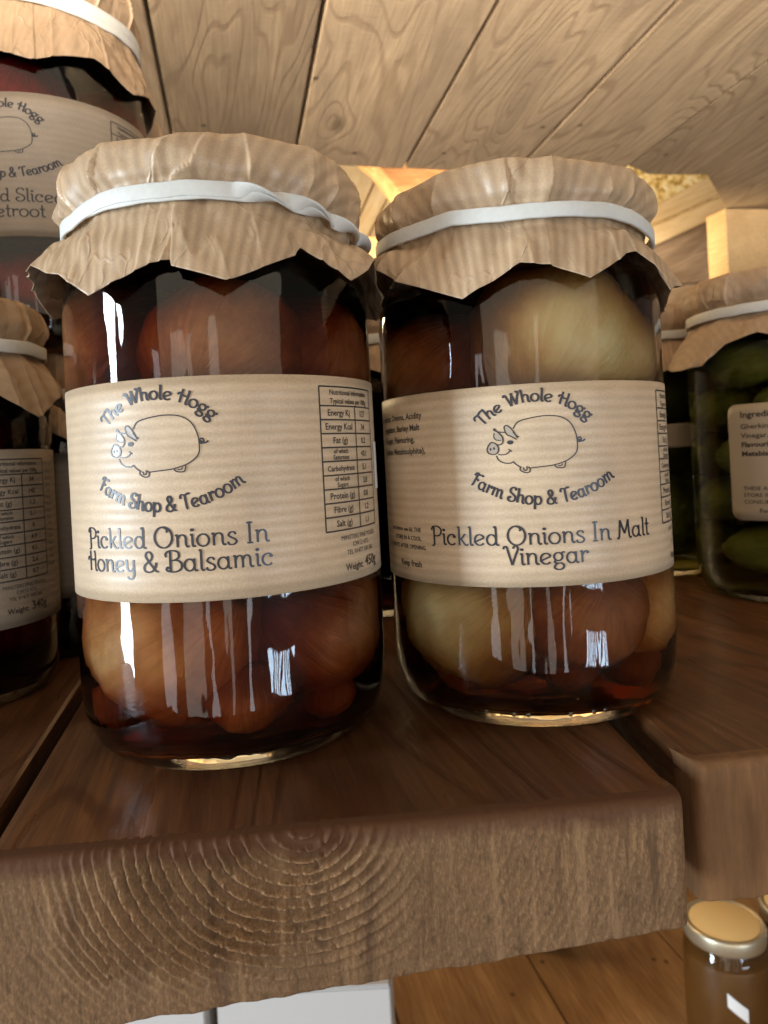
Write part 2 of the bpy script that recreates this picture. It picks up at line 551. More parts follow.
def end_face(parent, A, B, ztop, zbA, zbB, rings_c, name='end_grain', seed=0.0, amp=0.0011, mat=None):
    """Rough sawn end of a plank as a displaced sheet from A to B (plan points), standing proud of the plank."""
    nx, nz = 640, 150
    A, B = Vector((A[0], A[1], 0)), Vector((B[0], B[1], 0))
    d = (B - A)
    L = d.length
    d.normalize()
    nrm = Vector((d.y, -d.x, 0))
    vs, fs, ring = [], [], []
    for i in range(nx + 1):
        t = i / nx
        x = t * L
        zb = zbA + (zbB - zbA) * t + fbm(x * 120 + seed, 0.5, 9.0, 3) * 0.0007
        for k in range(nz + 1):
            w = k / nz
            z = zb + (ztop - zb) * w
            rx, rz_ = x - rings_c[0], z - rings_c[1]
            wob = 0.0016 * fbm(x * 40 + seed, z * 40, 0.3, 2) + 0.00022 * fbm(x * 420, z * 420, 7.7, 2)
            rr = math.hypot(rx, rz_ * 1.12) + wob
            per = 0.00235 if abs(rx) < 0.036 else 0.0019
            s = (rr / per) % 1.0
            saw = (s / 0.72) ** 2.2 if s < 0.72 else ((1 - s) / 0.28) ** 0.6
            tear = fbm(x * 900 + seed, z * 500, 2.0, 3)
            zone = 1.15 * exp(-((rx + 0.014) / 0.026) ** 4) * exp(-((rz_ + 0.014) / 0.013) ** 4)
            zone = max(zone, 0.025 + 0.30 * max(0.0, fbm(x * 30, z * 30, 4.0, 2)))
            zone *= 0.75 + 0.6 * fbm(x * 90, z * 90, 11.0, 2)
            rough = fbm(x * 1500 + seed, z * 700, 5.0, 2) * 0.00004 + fbm(x * 420, z * 200, 3.0, 2) * 0.00005 + fbm(x * 40, z * 40, 1.0, 2) * 0.0003
            h = amp * zone * (saw - 0.4 - 0.9 * max(0.0, tear) * saw) + rough
            e = min(w, 1 - w) * (ztop - zb)
            ed = min(t, 1 - t) * L
            rd = 0.0022 if w > 0.5 else 0.0008
            if e < rd: h -= rd * (1 - math.sqrt(max(0.0, 1 - (1 - e / rd) ** 2)))
            if ed < 0.003: h -= 0.003 * (1 - math.sqrt(max(0.0, 1 - (1 - ed / 0.003) ** 2)))
            p = A + d * x + nrm * (0.0022 + h)
            vs.append((p.x, p.y, z))
            ring.append(max(0.0, min(1.0, 0.30 + zone * (saw - 0.3) * 0.95 + (0.10 if abs(rx) < 0.036 else 0.30) * saw - 0.5 * max(0.0, fbm(x * 200, z * 60, 21.0, 2) - 0.25))))
    for i in range(nx):
        for k in range(nz):
            a = i * (nz + 1) + k
            fs.append((a, a + nz + 1, a + nz + 2, a + 1))
    # return edges back to the plank so that the sheet has real depth
    def lip(idx):
        base = len(vs)
        for q in idx:
            v = Vector(vs[q]) - nrm * 0.007
            vs.append((v.x, v.y, v.z - (0.0009 if v.z > -0.003 else 0))); ring.append(0.3)
        for m in range(len(idx) - 1):
            fs.append((idx[m], idx[m + 1], base + m + 1, base + m))
    lip([i * (nz + 1) + nz for i in range(nx + 1)])
    lip([i * (nz + 1) for i in range(nx, -1, -1)])
    lip([k for k in range(nz + 1)])
    lip([nx * (nz + 1) + k for k in range(nz, -1, -1)])
    inv = (Matrix.Translation(parent.location) @ Matrix.Rotation(parent.rotation_euler[2], 4, 'Z')).inverted()
    vs = [tuple(inv @ Vector(v)) for v in vs]
    o = mesh_obj(name, vs, fs, mat or M_end, parent)
    at = o.data.attributes.new('ring', 'FLOAT', 'POINT')
    at.data.foreach_set('value', ring)
    return o


# main shelf plank: wide, tapering, thicker at its left end
mA, mB = (-0.0768, 0.1345), (0.0548, 0.1452)
main = board('shelf_plank', [mA, mB, (0.050, 0.30), (-0.004, 0.66), (-0.190, 0.66)], -0.03, 0.0, M_shelf,
             'wide dark stained shelf plank with a rough sawn end under both front jars', 'plank', 'planks of the jar shelf', RZ, 0.0022,
             zf=lambda x, y: -0.0325 + 0.0078 * (x + 0.077) / 0.132)
end_face(main, mA, mB, 0.0004, -0.0326, -0.0250, (0.058, 0.0030), amp=0.0019)
lp = board('shelf_plank', [(-0.20, 0.128), (-0.0805, 0.1375), (-0.1955, 0.66), (-0.33, 0.66)], -0.030, 0.0005, M_shelf,
           'dark shelf plank at the far left, under the short chutney jar', 'plank', 'planks of the jar shelf', RZ, 0.002)
rA, rB = (0.0622, 0.1588), (0.185, 0.172)
rp = board('shelf_plank', [rA, rB, (0.120, 0.66), (0.004, 0.66), (0.0572, 0.30)], -0.029, 0.0004, M_shelf,
           'set-back dark shelf plank right of the gap, with a smooth end', 'plank', 'planks of the jar shelf', RZ, 0.0035)
end_face(rp, rA, rB, 0.0007, -0.0290, -0.0290, (0.2, -0.06), amp=0.0003, seed=5, mat=M_end_smooth)
rp2 = board('shelf_plank', [(0.1885, 0.172), (0.31, 0.184), (0.26, 0.66), (0.124, 0.66)], -0.029, 0.0, M_shelf,
            'dark shelf plank beneath the gherkin jar at the right', 'plank', 'planks of the jar shelf', RZ, 0.003)

# upper shelf, seen from below
CZ = 0.33
seams = [-0.245, -0.139, -0.0376, 0.0636, 0.166, 0.276, 0.384]
SC = -0.199
RC = math.atan(-SC)


def cx_at(s, y): return s + SC * y


def back_y(x): return 0.657 + 0.27 * (x + 0.03)


clabels = ['pale sawn board of the upper shelf behind the beetroot jar', 'pale sawn upper shelf board right above the beetroot jar cover',
           'pale sawn upper shelf board above the left front jar', 'pale sawn upper shelf board in the middle, between both paper tops',
           'grey streaked upper shelf board above the right front jar', 'upper shelf board with swirling grain at the top right']
for i in range(6):
    a, b = seams[i] + 0.0014, seams[i + 1] - 0.0014
    yb = 0.655
    xa, xb = cx_at(a, yb), cx_at(b, yb)
    for _ in range(6):
        ya, yb2 = back_y(xa), back_y(xb)
        xa, xb = cx_at(a, ya), cx_at(b, yb2)
    board('ceiling_board', [(cx_at(a, 0.15), 0.15), (cx_at(b, 0.15), 0.15), (xb, yb2), (xa, ya)], CZ + rng.uniform(-0.0006, 0.0006), CZ + 0.024, M_ceiling,
          clabels[i], 'board', 'boards of the upper shelf', RC, 0.0016)
board('ceiling_board', [(cx_at(0.3852, 0.15), 0.15), (0.95, 0.15), (0.95, 1.0), (0.50, 0.93), (0.410, 0.853), (0.335, 0.734), (0.273, 0.724), (cx_at(0.3852, 0.70), 0.70)],
      CZ + 0.0008, CZ + 0.024, M_ceiling, 'broad upper shelf board at the far right, notched at its back corner', 'board', 'boards of the upper shelf', RC, 0.0012)


# ------------------------------------------------------------------ room beyond
def slab(name, quad, thick, mat, label, cat, group=None, uvdir=None, bev=0.0015):
    """A flat piece from four world points plus a thickness away from the camera; grain along the first edge."""
    q = [Vector(p) for p in quad]
    c = sum(q, Vector()) / len(q)
    y = (q[1] - q[0]).normalized()
    n = (q[1] - q[0]).cross(q[-1] - q[0]).normalized()
    x = y.cross(n)
    if n.y < 0: n_s = -n
    else: n_s = n
    M = Matrix((x, y, n)).transposed().to_4x4()
    M.translation = c
    inv = M.inverted()
    bm = bmesh.new()
    f = [bm.verts.new(inv @ p) for p in q]
    b = [bm.verts.new(inv @ (p + n_s * thick)) for p in q]
    bm.faces.new(f); bm.faces.new(list(reversed(b)))
    for i in range(len(q)):
        j = (i + 1) % len(q)
        bm.faces.new((f[j], f[i], b[i], b[j]))
    bmesh.ops.recalc_face_normals(bm, faces=bm.faces)
    if bev: bmesh.ops.bevel(bm, geom=list(bm.edges), offset=bev, segments=2, affect='EDGES')
    me = bpy.data.meshes.new(name)
    bm.to_mesh(me); bm.free()
    me.materials.append(mat)
    o = bpy.data.objects.new(name, me)
    COL.objects.link(o)
    o.matrix_world = M
    if label: tag(o, label, cat, group)
    return o


def px(u, v, Y):
    """World point at depth Y that the photo shows at u, v (used to survey the background)."""
    a, b = u - 384, v - 456
    x, y = (a - K * b) / nn, (K * a + b) / nn
    return (x / 740 * Y, Y, CAM_Z - y / 740 * Y)


YB = 1.12
# cream sloping matchboards at the left opening
lines = [(300, 348), (352, 372), (374, 396), (399, 424), (427, 452)]
bb = [(296, 262), (345, 262), (358, 262), (376, 262)]
clab = ['cream sloping roof board nearest the left jar cover', 'middle cream sloping roof board in the left gap', 'cream sloping roof board touching the orange beam']
cb = [(288, 268, 346, 120), (327, 268, 404, 120), (350, 268, 440, 120)]
edges = [((270, 290), (330, 120)), ((326, 290), (398, 130)), ((342, 290), (436, 100)), ((352, 300), (470, 120))]
for i in range(3):
    (b0, t0), (b1, t1) = edges[i], edges[i + 1]
    g = 1.0
    slab('roof_board', [px(b0[0] + g, b0[1], YB + 0.05), px(t0[0] + g, t0[1], YB + 0.25), px(t1[0] - g, t1[1], YB + 0.25), px(b1[0] - g, b1[1], YB + 0.05)], 0.012, M_cream,
         clab[i], 'roof board', 'cream roof boards')
slab('rafter', [px(366, 150, 1.02), px(412, 190, 1.02), px(400, 193, 1.02), px(346, 150, 1.02)], 0.03, M_orange,
     'salmon coloured rafter crossing the gap between the jar covers', 'rafter', bev=0.001)
slab('roof_beam', [px(366, 150, 1.0), px(560, 152, 1.06), px(560, 215, 1.06), px(418, 215, 1.0)], 0.04, M_orange,
     'orange brown beam under the upper shelf edge behind the right jar cover', 'beam', bev=0.001)
slab('back_rail', [px(330, 237, 1.04), px(420, 236, 1.06), px(420, 300, 1.06), px(330, 300, 1.04)], 0.03, M_orange,
     'orange wooden rail seen just above where the two front jars meet', 'rail', bev=0.001)
slab('back_wall_boarding', [(-1.6, 1.55, 0.42), (2.2, 1.55, 0.42), (2.2, 1.55, -0.7), (-1.6, 1.55, -0.7)], 0.03, M_greyboard,
     'dim brown board wall closing the room far behind the jars', 'wall')
slab('roof_lining', [(-1.6, 1.54, 0.424), (2.2, 1.54, 0.424), (2.2, 1.40, 0.95), (-1.6, 1.40, 0.95)], 0.02, M_cream,
     'pale boarded roof slope above the far wall', 'roof lining')
# right opening
slab('gable_board', [px(600, 254, 1.10), px(900, 140, 1.22), px(900, 262, 1.22), px(600, 292, 1.10)], 0.02, M_greyboard,
     'upper grey brown wall board behind the right jars', 'wall board', 'grey wall boards at the back')
slab('gable_board', [px(600, 293, 1.10), px(900, 263, 1.22), px(900, 420, 1.22), px(600, 420, 1.10)], 0.02, M_greyboard,
     'lower grey brown wall board low behind the right jars', 'wall board', 'grey wall boards at the back')
slab('cornice_board', [px(610, 266, 1.085), px(800, 178, 1.17), px(800, 160, 1.17), px(610, 245, 1.085)], 0.02, M_cream,
     'lower of two pale sloping trim boards left of the post', 'trim board', 'pale sloping trim boards', bev=0.002)
slab('cornice_board', [px(610, 244, 1.075), px(800, 159, 1.16), px(800, 128, 1.16), px(610, 229, 1.075)], 0.02, M_cream,
     'upper of two pale sloping trim boards left of the post', 'trim board', 'pale sloping trim boards', bev=0.002)


def make_mottle():
    t = NT('mottled_render')
    tc = t.n('TexCoord')
    nz = t.noise(tc.outputs['Object'], 60, 4, 0.7)
    t.l(t.ramp(nz, [(0.42, (0.30, 0.17, 0.04)), (0.5, (0.75, 0.55, 0.2)), (0.6, (0.85, 0.76, 0.52))]), t.b.inputs['Base Color'])
    t.b.inputs['Roughness'].default_value = 0.8
    t.bump(nz, 0.004)
    return t.m


slab('mottled_panel', [px(560, 290, 1.3), px(560, 110, 1.3), px(800, 110, 1.3), px(800, 230, 1.3)], 0.02, make_mottle(),
     'bright yellow mottled panel above the pale trim boards', 'panel')
board('corner_post', [(0.3935, 0.872), (0.402, 0.841), (0.462, 0.852), (0.454, 0.884)], 0.0, CZ, M_post,
      'square pale wooden post behind the gherkin jar', 'post', None, RZ, 0.0015)

# lower shelf
LZ = -0.425
lowpts = [(-0.40, -0.29), (-0.286, -0.18), (-0.177, -0.07), (-0.067, 0.04), (0.043, 0.20), (0.203, 0.36), (0.363, 0.52)]
llab = ['far left board of the lower shelf', 'lower shelf board under the left white carton', 'lower shelf board under the right white carton',
        'lower shelf board right of the white carton', 'lower shelf board with a pale stain', 'lower shelf board in shadow beside the gold lidded jar',
        'lower shelf board beneath the gold lidded jar']
SLO = -0.199
for i, (s0, s1) in enumerate([(-0.30, -0.17), (-0.17, -0.03), (-0.03, 0.115), (0.115, 0.258), (0.258, 0.40), (0.40, 0.54), (0.54, 0.68)]):
    board('lower_shelf_board', [(s0 + 0.001 + SLO * 0.35, 0.35), (s1 - 0.001 + SLO * 0.35, 0.35), (s1 - 0.001 + SLO * 1.1, 1.1), (s0 + 0.001 + SLO * 1.1, 1.1)],
          LZ - 0.03, LZ + rng.uniform(-0.0005, 0.0005), M_lower, llab[i], 'shelf board', 'boards of the lower shelf', RC, 0.0015)

board('side_panel', [(-0.192, 0.165), (-0.180, 0.1675), (-0.280, 0.66), (-0.292, 0.6575)], 0.0012, CZ - 0.0015, M_ceiling,
      'pale upright board closing the left side of the jar shelf', 'side board', None, RZ, 0.001)

# two white cartons on the lower shelf
for u0, u1, lab in ((30, 204, 'left white carton on the lower shelf below the sawn plank end'), (217, 391, 'right white carton on the lower shelf beside the bare boards')):
    Y = 0.50
    p0, p1 = px(u0, 1010, Y), px(u1, 1000, Y)
    root = empty('white_carton', ((p0[0] + p1[0]) / 2, Y + 0.04, LZ + 0.001))
    tag(root, lab, 'carton', 'white cartons on the lower shelf')
    w = (p1[0] - p0[0]) / 2
    hh = 0.135

    def bx(x0, x1, y0, y1, z0, z1, nm, bev=0.001):
        bm = bmesh.new()
        bmesh.ops.create_cube(bm, size=1)
        for v in bm.verts:
            v.co = Vector(((x0 + x1) / 2 + v.co.x * (x1 - x0), (y0 + y1) / 2 + v.co.y * (y1 - y0), (z0 + z1) / 2 + v.co.z * (z1 - z0)))
        bmesh.ops.bevel(bm, geom=list(bm.edges), offset=bev, segments=2, affect='EDGES')
        me = bpy.data.meshes.new(nm)
        bm.to_mesh(me); bm.free()
        me.materials.append(M_card)
        o = bpy.data.objects.new(nm, me)
        COL.objects.link(o)
        o.parent = root
    bx(-w, w, -0.04, 0.04, 0, hh, 'carton_body')
    bx(-w + 0.001, -0.0006, -0.039, 0.039, hh + 0.0004, hh + 0.0014, 'flap', 0.0002)
    bx(0.0006, w - 0.001, -0.039, 0.039, hh + 0.0004, hh + 0.0014, 'flap', 0.0002)


# ------------------------------------------------------------------ lettering: art nouveau stroke alphabet
def A(cx, cy, rx, ry, a0, a1, n=18):
    return [(cx + rx * cos(rad(a0 + (a1 - a0) * i / n)), cy + ry * sin(rad(a0 + (a1 - a0) * i / n))) for i in range(n + 1)]


def dot(x, y, r=0.035): return A(x, y, r, r, 0, 360, 8)


G = {
    ' ': (0.30, []),
    'a': (0.64, [('p', A(.25, .29, .21, .28, 0, 360)), ('c', [(.45, .60), (.46, .3), (.46, .12), (.52, .01), (.60, .04)])]),
    'c': (0.56, [('p', A(.28, .29, .23, .28, 48, 318)), ('p', dot(.42, .45, .04))]),
    'd': (0.64, [('p', A(.25, .29, .21, .28, 0, 360)), ('c', [(.36, .93), (.42, .99), (.46, .9), (.46, .4), (.46, .12), (.52, .01), (.60, .04)])]),
    'e': (0.58, [('c', [(.0, .16), (.2, .26), (.49, .40)]), ('p', A(.28, .29, .23, .28, 24, 322))]),
    'g': (0.60, [('p', A(.25, .37, .19, .21, 0, 360)), ('c', [(.40, .5), (.47, .60), (.56, .58)]),
                 ('c', [(.14, .20), (.08, .10), (.18, .04), (.38, .02), (.49, -.1), (.42, -.26), (.22, -.30), (.07, -.2), (.13, -.04), (.24, .03)])]),
    'h': (0.62, [('c', [(.02, .95), (.09, .98), (.11, .88), (.11, .4), (.11, 0)]), ('c', [(.11, .38), (.2, .54), (.34, .58), (.45, .46), (.46, .14), (.52, .01), (.60, .05)])]),
    'i': (0.26, [('c', [(.02, .55), (.09, .59), (.11, .5), (.11, .12), (.16, .01), (.24, .05)]), ('p', dot(.11, .80, .04))]),
    'k': (0.56, [('c', [(.02, .95), (.09, .98), (.11, .88), (.11, .4), (.11, 0)]), ('c', [(.46, .58), (.38, .56), (.28, .42), (.12, .30)]), ('c', [(.20, .35), (.34, .12), (.45, .0), (.56, .05)])]),
    'l': (0.27, [('c', [(.02, .95), (.09, .98), (.11, .88), (.11, .4), (.11, .12), (.16, .01), (.25, .05)])]),
    'm': (0.92, [('c', [(.02, .55), (.09, .59), (.11, .5), (.11, 0)]), ('c', [(.11, .38), (.19, .54), (.31, .58), (.40, .46), (.41, 0)]),
                 ('c', [(.41, .38), (.49, .54), (.61, .58), (.71, .46), (.72, .14), (.78, .01), (.87, .05)])]),
    'n': (0.62, [('c', [(.02, .55), (.09, .59), (.11, .5), (.11, 0)]), ('c', [(.11, .38), (.2, .54), (.34, .58), (.45, .46), (.46, .14), (.52, .01), (.60, .05)])]),
    'o': (0.60, [('p', A(.28, .29, .24, .29, 0, 360))]),
    'p': (0.62, [('c', [(.02, .55), (.09, .59), (.11, .5), (.11, 0), (.11, -.34)]), ('p', A(.32, .29, .22, .28, 0, 360))]),
    'r': (0.44, [('c', [(.02, .55), (.09, .59), (.11, .5), (.11, 0)]), ('c', [(.11, .36), (.2, .52), (.31, .58), (.39, .53)]), ('p', dot(.37, .51, .035))]),
    's': (0.48, [('c', [(.37, .47), (.30, .58), (.16, .58), (.08, .45), (.2, .33), (.34, .24), (.39, .11), (.28, .0), (.11, .01), (.04, .14)])]),
    't': (0.34, [('c', [(.13, .92), (.14, .5), (.14, .12), (.2, .01), (.31, .06)]), ('c', [(.0, .64), (.12, .58), (.3, .62)])]),
    'y': (0.62, [('c', [(.02, .56), (.09, .58), (.10, .45), (.11, .2), (.22, .05), (.36, .10), (.46, .24)]), ('c', [(.46, .60), (.46, .2), (.46, -.1), (.38, -.30), (.22, -.33), (.10, -.22)])]),
    'B': (0.76, [('c', [(.20, .97), (.20, .5), (.20, .02)]), ('c', [(.02, .70), (.0, .86), (.14, .99), (.38, 1.0), (.56, .90), (.56, .68), (.40, .56), (.22, .54)]),
                 ('c', [(.30, .54), (.54, .52), (.68, .36), (.64, .12), (.42, .0), (.16, .01), (.02, .10), (.06, .22), (.15, .18)])]),
    'F': (0.60, [('c', [(.0, .70), (.04, .90), (.14, .97), (.34, .92), (.56, .98), (.64, .90)]), ('c', [(.20, .95), (.20, .5), (.20, .06), (.12, -.02)]), ('c', [(.20, .50), (.34, .55), (.46, .48)])]),
    'H': (0.72, [('c', [(.22, 1.0), (.20, .5), (.20, .0)]), ('c', [(.0, .52), (.04, .66), (.14, .68), (.30, .56), (.44, .54), (.57, .60)]), ('c', [(.50, .92), (.56, .97), (.58, .85), (.58, .4), (.58, .12), (.64, .01), (.72, .05)])]),
    'I': (0.36, [('c', [(.15, .98), (.15, .5), (.15, .0)]), ('c', [(.03, .97), (.15, 1.0), (.28, .97)]), ('c', [(.03, .02), (.15, .0), (.28, .02)])]),
    'M': (0.88, [('c', [(.0, .06), (.07, .0), (.13, .2), (.18, .97)]), ('c', [(.18, .97), (.30, .6), (.43, .25)]), ('c', [(.43, .25), (.56, .6), (.66, .97)]), ('c', [(.66, .97), (.70, .2), (.77, .0), (.85, .06)])]),
    'O': (0.92, [('p', A(.43, .5, .38, .50, 0, 360, 30)), ('c', [(.36, .99), (.52, .94), (.62, .82), (.56, .74)])]),
    'P': (0.62, [('c', [(.15, .95), (.15, .5), (.15, .05), (.10, -.06), (.0, -.06)]), ('c', [(.0, .76), (.04, .92), (.16, .99), (.38, .98), (.55, .84), (.54, .60), (.38, .47), (.16, .47)])]),
    'S': (0.60, [('c', [(.50, .82), (.42, .97), (.22, .99), (.08, .84), (.12, .64), (.32, .52), (.50, .38), (.52, .16), (.34, .01), (.12, .03), (.03, .2), (.12, .32), (.22, .24)])]),
    'T': (0.66, [('c', [(.0, .72), (.03, .90), (.14, .97), (.36, .92), (.60, .99), (.68, .90)]), ('c', [(.34, .93), (.33, .5), (.34, .08), (.40, .0)])]),
    'V': (0.72, [('c', [(.0, .84), (.06, .97), (.16, .94), (.24, .6), (.38, .0)]), ('c', [(.38, .0), (.54, .5), (.66, .84), (.60, .99), (.48, .96), (.46, .86)])]),
    'W': (0.98, [('c', [(.0, .84), (.06, .97), (.15, .92), (.2, .6), (.30, .0)]), ('c', [(.30, .0), (.42, .5), (.54, .97)]), ('c', [(.46, .97), (.54, .6), (.64, .0)]), ('c', [(.64, .0), (.80, .55), (.90, .86), (.84, .99), (.74, .94)])]),
    '&': (0.78, [('c', [(.64, .46), (.60, .25), (.46, .06), (.26, .0), (.09, .10), (.09, .30), (.24, .47), (.42, .62), (.46, .82), (.34, .98), (.20, .92), (.17, .76), (.28, .55), (.46, .28), (.62, .06), (.74, .02)])]),
}


class Print:
    """Collects flat ink on a label: points are s (arc mm) and z (mm) relative to the label centre."""
    def __init__(self):
        self.v, self.f, self.lift = [], [], []
        self.k = 0

    def ribbon(self, pts, w, contrast=0.45, lift=0):
        P = [Vector((p[0], p[1])) for p in pts]
        Q = [P[0]]
        for p in P[1:]:
            L_ = (p - Q[-1]).length
            if L_ > 2.0:
                a_ = Q[-1].copy()
                n_ = int(L_ / 1.5) + 1
                Q += [a_.lerp(p, m_ / n_) for m_ in range(1, n_)]
            if L_ > 1e-4: Q.append(p)
        if len(Q) < 2: return
        self.k += 1
        lf = 0.012 * (self.k % 5) + lift
        b = len(self.v)
        closed = (Q[0] - Q[-1]).length < 1e-3
        for i, p in enumerate(Q):
            a = Q[max(i - 1, 0)]
            c = Q[min(i + 1, len(Q) - 1)]
            if closed and i in (0, len(Q) - 1): a, c = Q[-2], Q[1]
            t = (c - a).normalized()
            ww = w * (1 - contrast + contrast * abs(t.y)) * 0.5
            n = Vector((-t.y, t.x)) * ww
            self.v += [p + n, p - n]
            self.lift += [lf, lf]
        for i in range(len(Q) - 1):
            self.f.append((b + 2 * i, b + 2 * i + 1, b + 2 * i + 3, b + 2 * i + 2))

    def poly(self, pts, lift=0):
        b = len(self.v)
        self.v += [Vector(p) for p in pts]
        self.lift += [lift] * len(pts)
        self.f.append(tuple(range(b, b + len(pts))))

    def glyphs(self, text, size, width, place, xs=1.0, track=0.0):
        adv = sum(G[c][0] * xs + track for c in text) * size
        x = -adv / 2
        for c in text:
            a, strokes = G[c]
            for kind, pts in strokes:
                P = catmull(pts, 5) if kind == 'c' else [Vector(p) for p in pts]
                self.ribbon([place(x + p[0] * xs * size, p[1] * size) for p in P], width)
            x += (a * xs + track) * size
        return adv

    def line(self, text, cx, y, size, width, total):
        raw = sum(G[c][0] for c in text) * size
        self.glyphs(text, size, width, lambda a, b: (cx + a, y + b), xs=total / raw)

    def arch(self, text, cx, cy, R, size, width, total, up=True):
        raw = sum(G[c][0] for c in text) * size
        if up: pl = lambda a, b: (cx + (R + b) * sin(a / R), cy + (R + b) * cos(a / R))
        else: pl = lambda a, b: (cx + (R - b) * sin(a / R), cy - (R - b) * cos(a / R))
        self.glyphs(text, size, width, pl, xs=total / raw)

    def small(self, text, x, y, size, align='CENTER', bold=0.0, sx=1.0):
        cu = bpy.data.curves.new('print', 'FONT')
        cu.body = text
        cu.size = size
        cu.align_x = align
        cu.offset = bold
        cu.resolution_u = 2
        o = bpy.data.objects.new('print', cu)
        COL.objects.link(o)
        bpy.context.view_layer.update()
        me = bpy.data.meshes.new_from_object(o.evaluated_get(bpy.context.evaluated_depsgraph_get()))
        b = len(self.v)
        for v in me.vertices:
            self.v.append(Vector((x + v.co.x * sx, y + v.co.y)))
            self.lift.append(0.0)
        for p in me.polygons:
            self.f.append(tuple(b + i for i in p.vertices))
        bpy.data.objects.remove(o)
        bpy.data.curves.remove(cu)
        bpy.data.meshes.remove(me)

    def build(self, name, mat, parent, R, phi0, zc, base_lift=0.00022):
        vs = []
        for v, lf in zip(self.v, self.lift):
            a = phi0 + v.x * 0.001 / R
            r = R + base_lift + lf * 0.001
            vs.append((r * sin(a), -r * cos(a), zc + v.y * 0.001))
        # make every face look outwards
        fs = []
        for f in self.f:
            ar = 0
            for i in range(len(f)):
                p, q = self.v[f[i]], self.v[f[(i + 1) % len(f)]]
                ar += p.x * q.y - q.x * p.y
            fs.append(f if ar > 0 else tuple(reversed(f)))
        return mesh_obj(name, vs, fs, mat, parent, smooth=False)


def emblem_words(p):
    p.arch('The Whole Hogg', -1.2, 2.5, 17.6, 3.1, 0.60, 28.5)
    p.arch('Farm Shop & Tearoom', 0.2, 26.5, 31.2, 3.4, 0.60, 38.5, up=False)


def pig_print():
    p, fill = Print(), Print()

    def q(x, y): return ((x - 370) / 25.6 - 1.2, (360 - y) / 26.2 + 10.2)   # survey of the drawing to label mm
    def st(pts, w=0.30): p.ribbon(catmull([q(*a) for a in pts], 6), w, 0.2)
    body = [(232, 265), (262, 225), (330, 206), (430, 195), (520, 206), (580, 245), (612, 310), (620, 370), (616, 420), (590, 455), (540, 485), (470, 505), (400, 512), (318, 518)]
    st(body)
    st([(122, 430), (135, 458), (165, 477), (205, 482), (222, 474), (236, 488), (262, 508)])
    st([(112, 268), (140, 280), (182, 286)])
    st([(112, 268), (118, 258), (128, 272), (146, 290), (165, 315), (166, 345), (150, 362), (130, 360)])
    st([(116, 285), (112, 310), (125, 330), (155, 335)], 0.25)
    st([(185, 285), (178, 255), (192, 242), (215, 258), (238, 290), (256, 325)])
    st([(185, 285), (195, 302), (220, 315), (250, 334)])
    st([(230, 285), (245, 305), (266, 320)], 0.25)
    st([(75, 365), (95, 345), (125, 358), (138, 385), (130, 412), (105, 422), (75, 412), (66, 388), (75, 365)])
    for cx_, cy_ in ((88, 388), (110, 384)): p.poly([q(cx_ + 6 * cos(a * pi / 5), cy_ + 9 * sin(a * pi / 5)) for a in range(10)])
    st([(134, 424), (165, 426), (192, 418), (210, 400)])
    st([(196, 392), (212, 402), (216, 410)], 0.25)
    p.poly([q(211 + 20 * cos(a * pi / 7), 350 + (14 if sin(a * pi / 7) > 0 else 13) * sin(a * pi / 7)) for a in range(14)])
    st([(268, 505), (262, 525), (280, 540), (300, 546), (318, 540), (322, 522), (312, 510)])
    st([(280, 512), (288, 530), (302, 528), (304, 506)], 0.28)
    st([(470, 506), (482, 520), (510, 526), (532, 520), (540, 490)])
    st([(490, 510), (510, 512), (520, 500)], 0.25)
    st([(618, 345), (640, 340), (645, 360), (630, 368), (626, 352), (650, 366), (672, 354)], 0.42)
    fill.poly([q(*a) for a in [(122, 430)] + [(232, 285)] + body + [(262, 508), (205, 482), (165, 477)]])
    fill2 = [q(*a) for a in ((185, 285), (180, 255), (195, 246), (215, 260), (236, 292), (250, 325), (215, 312))]
    p2 = Print()
    p2.poly(fill2)
    p2.poly([q(*a) for a in ((116, 285), (140, 290), (162, 318), (160, 335), (130, 332), (113, 312))])
    p2.poly([q(*a) for a in ((78, 368), (95, 350), (122, 361), (133, 385), (126, 408), (104, 417), (78, 408), (70, 388))])
    return p, p2


ROWS = [('Energy Kj', '127'), ('Energy Kcal', '34'), ('Fat (g)', '0.2'), ('of which|Saturates', '<0.1'), ('Carbohydrate', '5.1'), ('of which|Sugars', '3.8'),
        ('Protein (g)', '0.8'), ('Fibre (g)', '1.2'), ('Salt (g)', '1.1')]


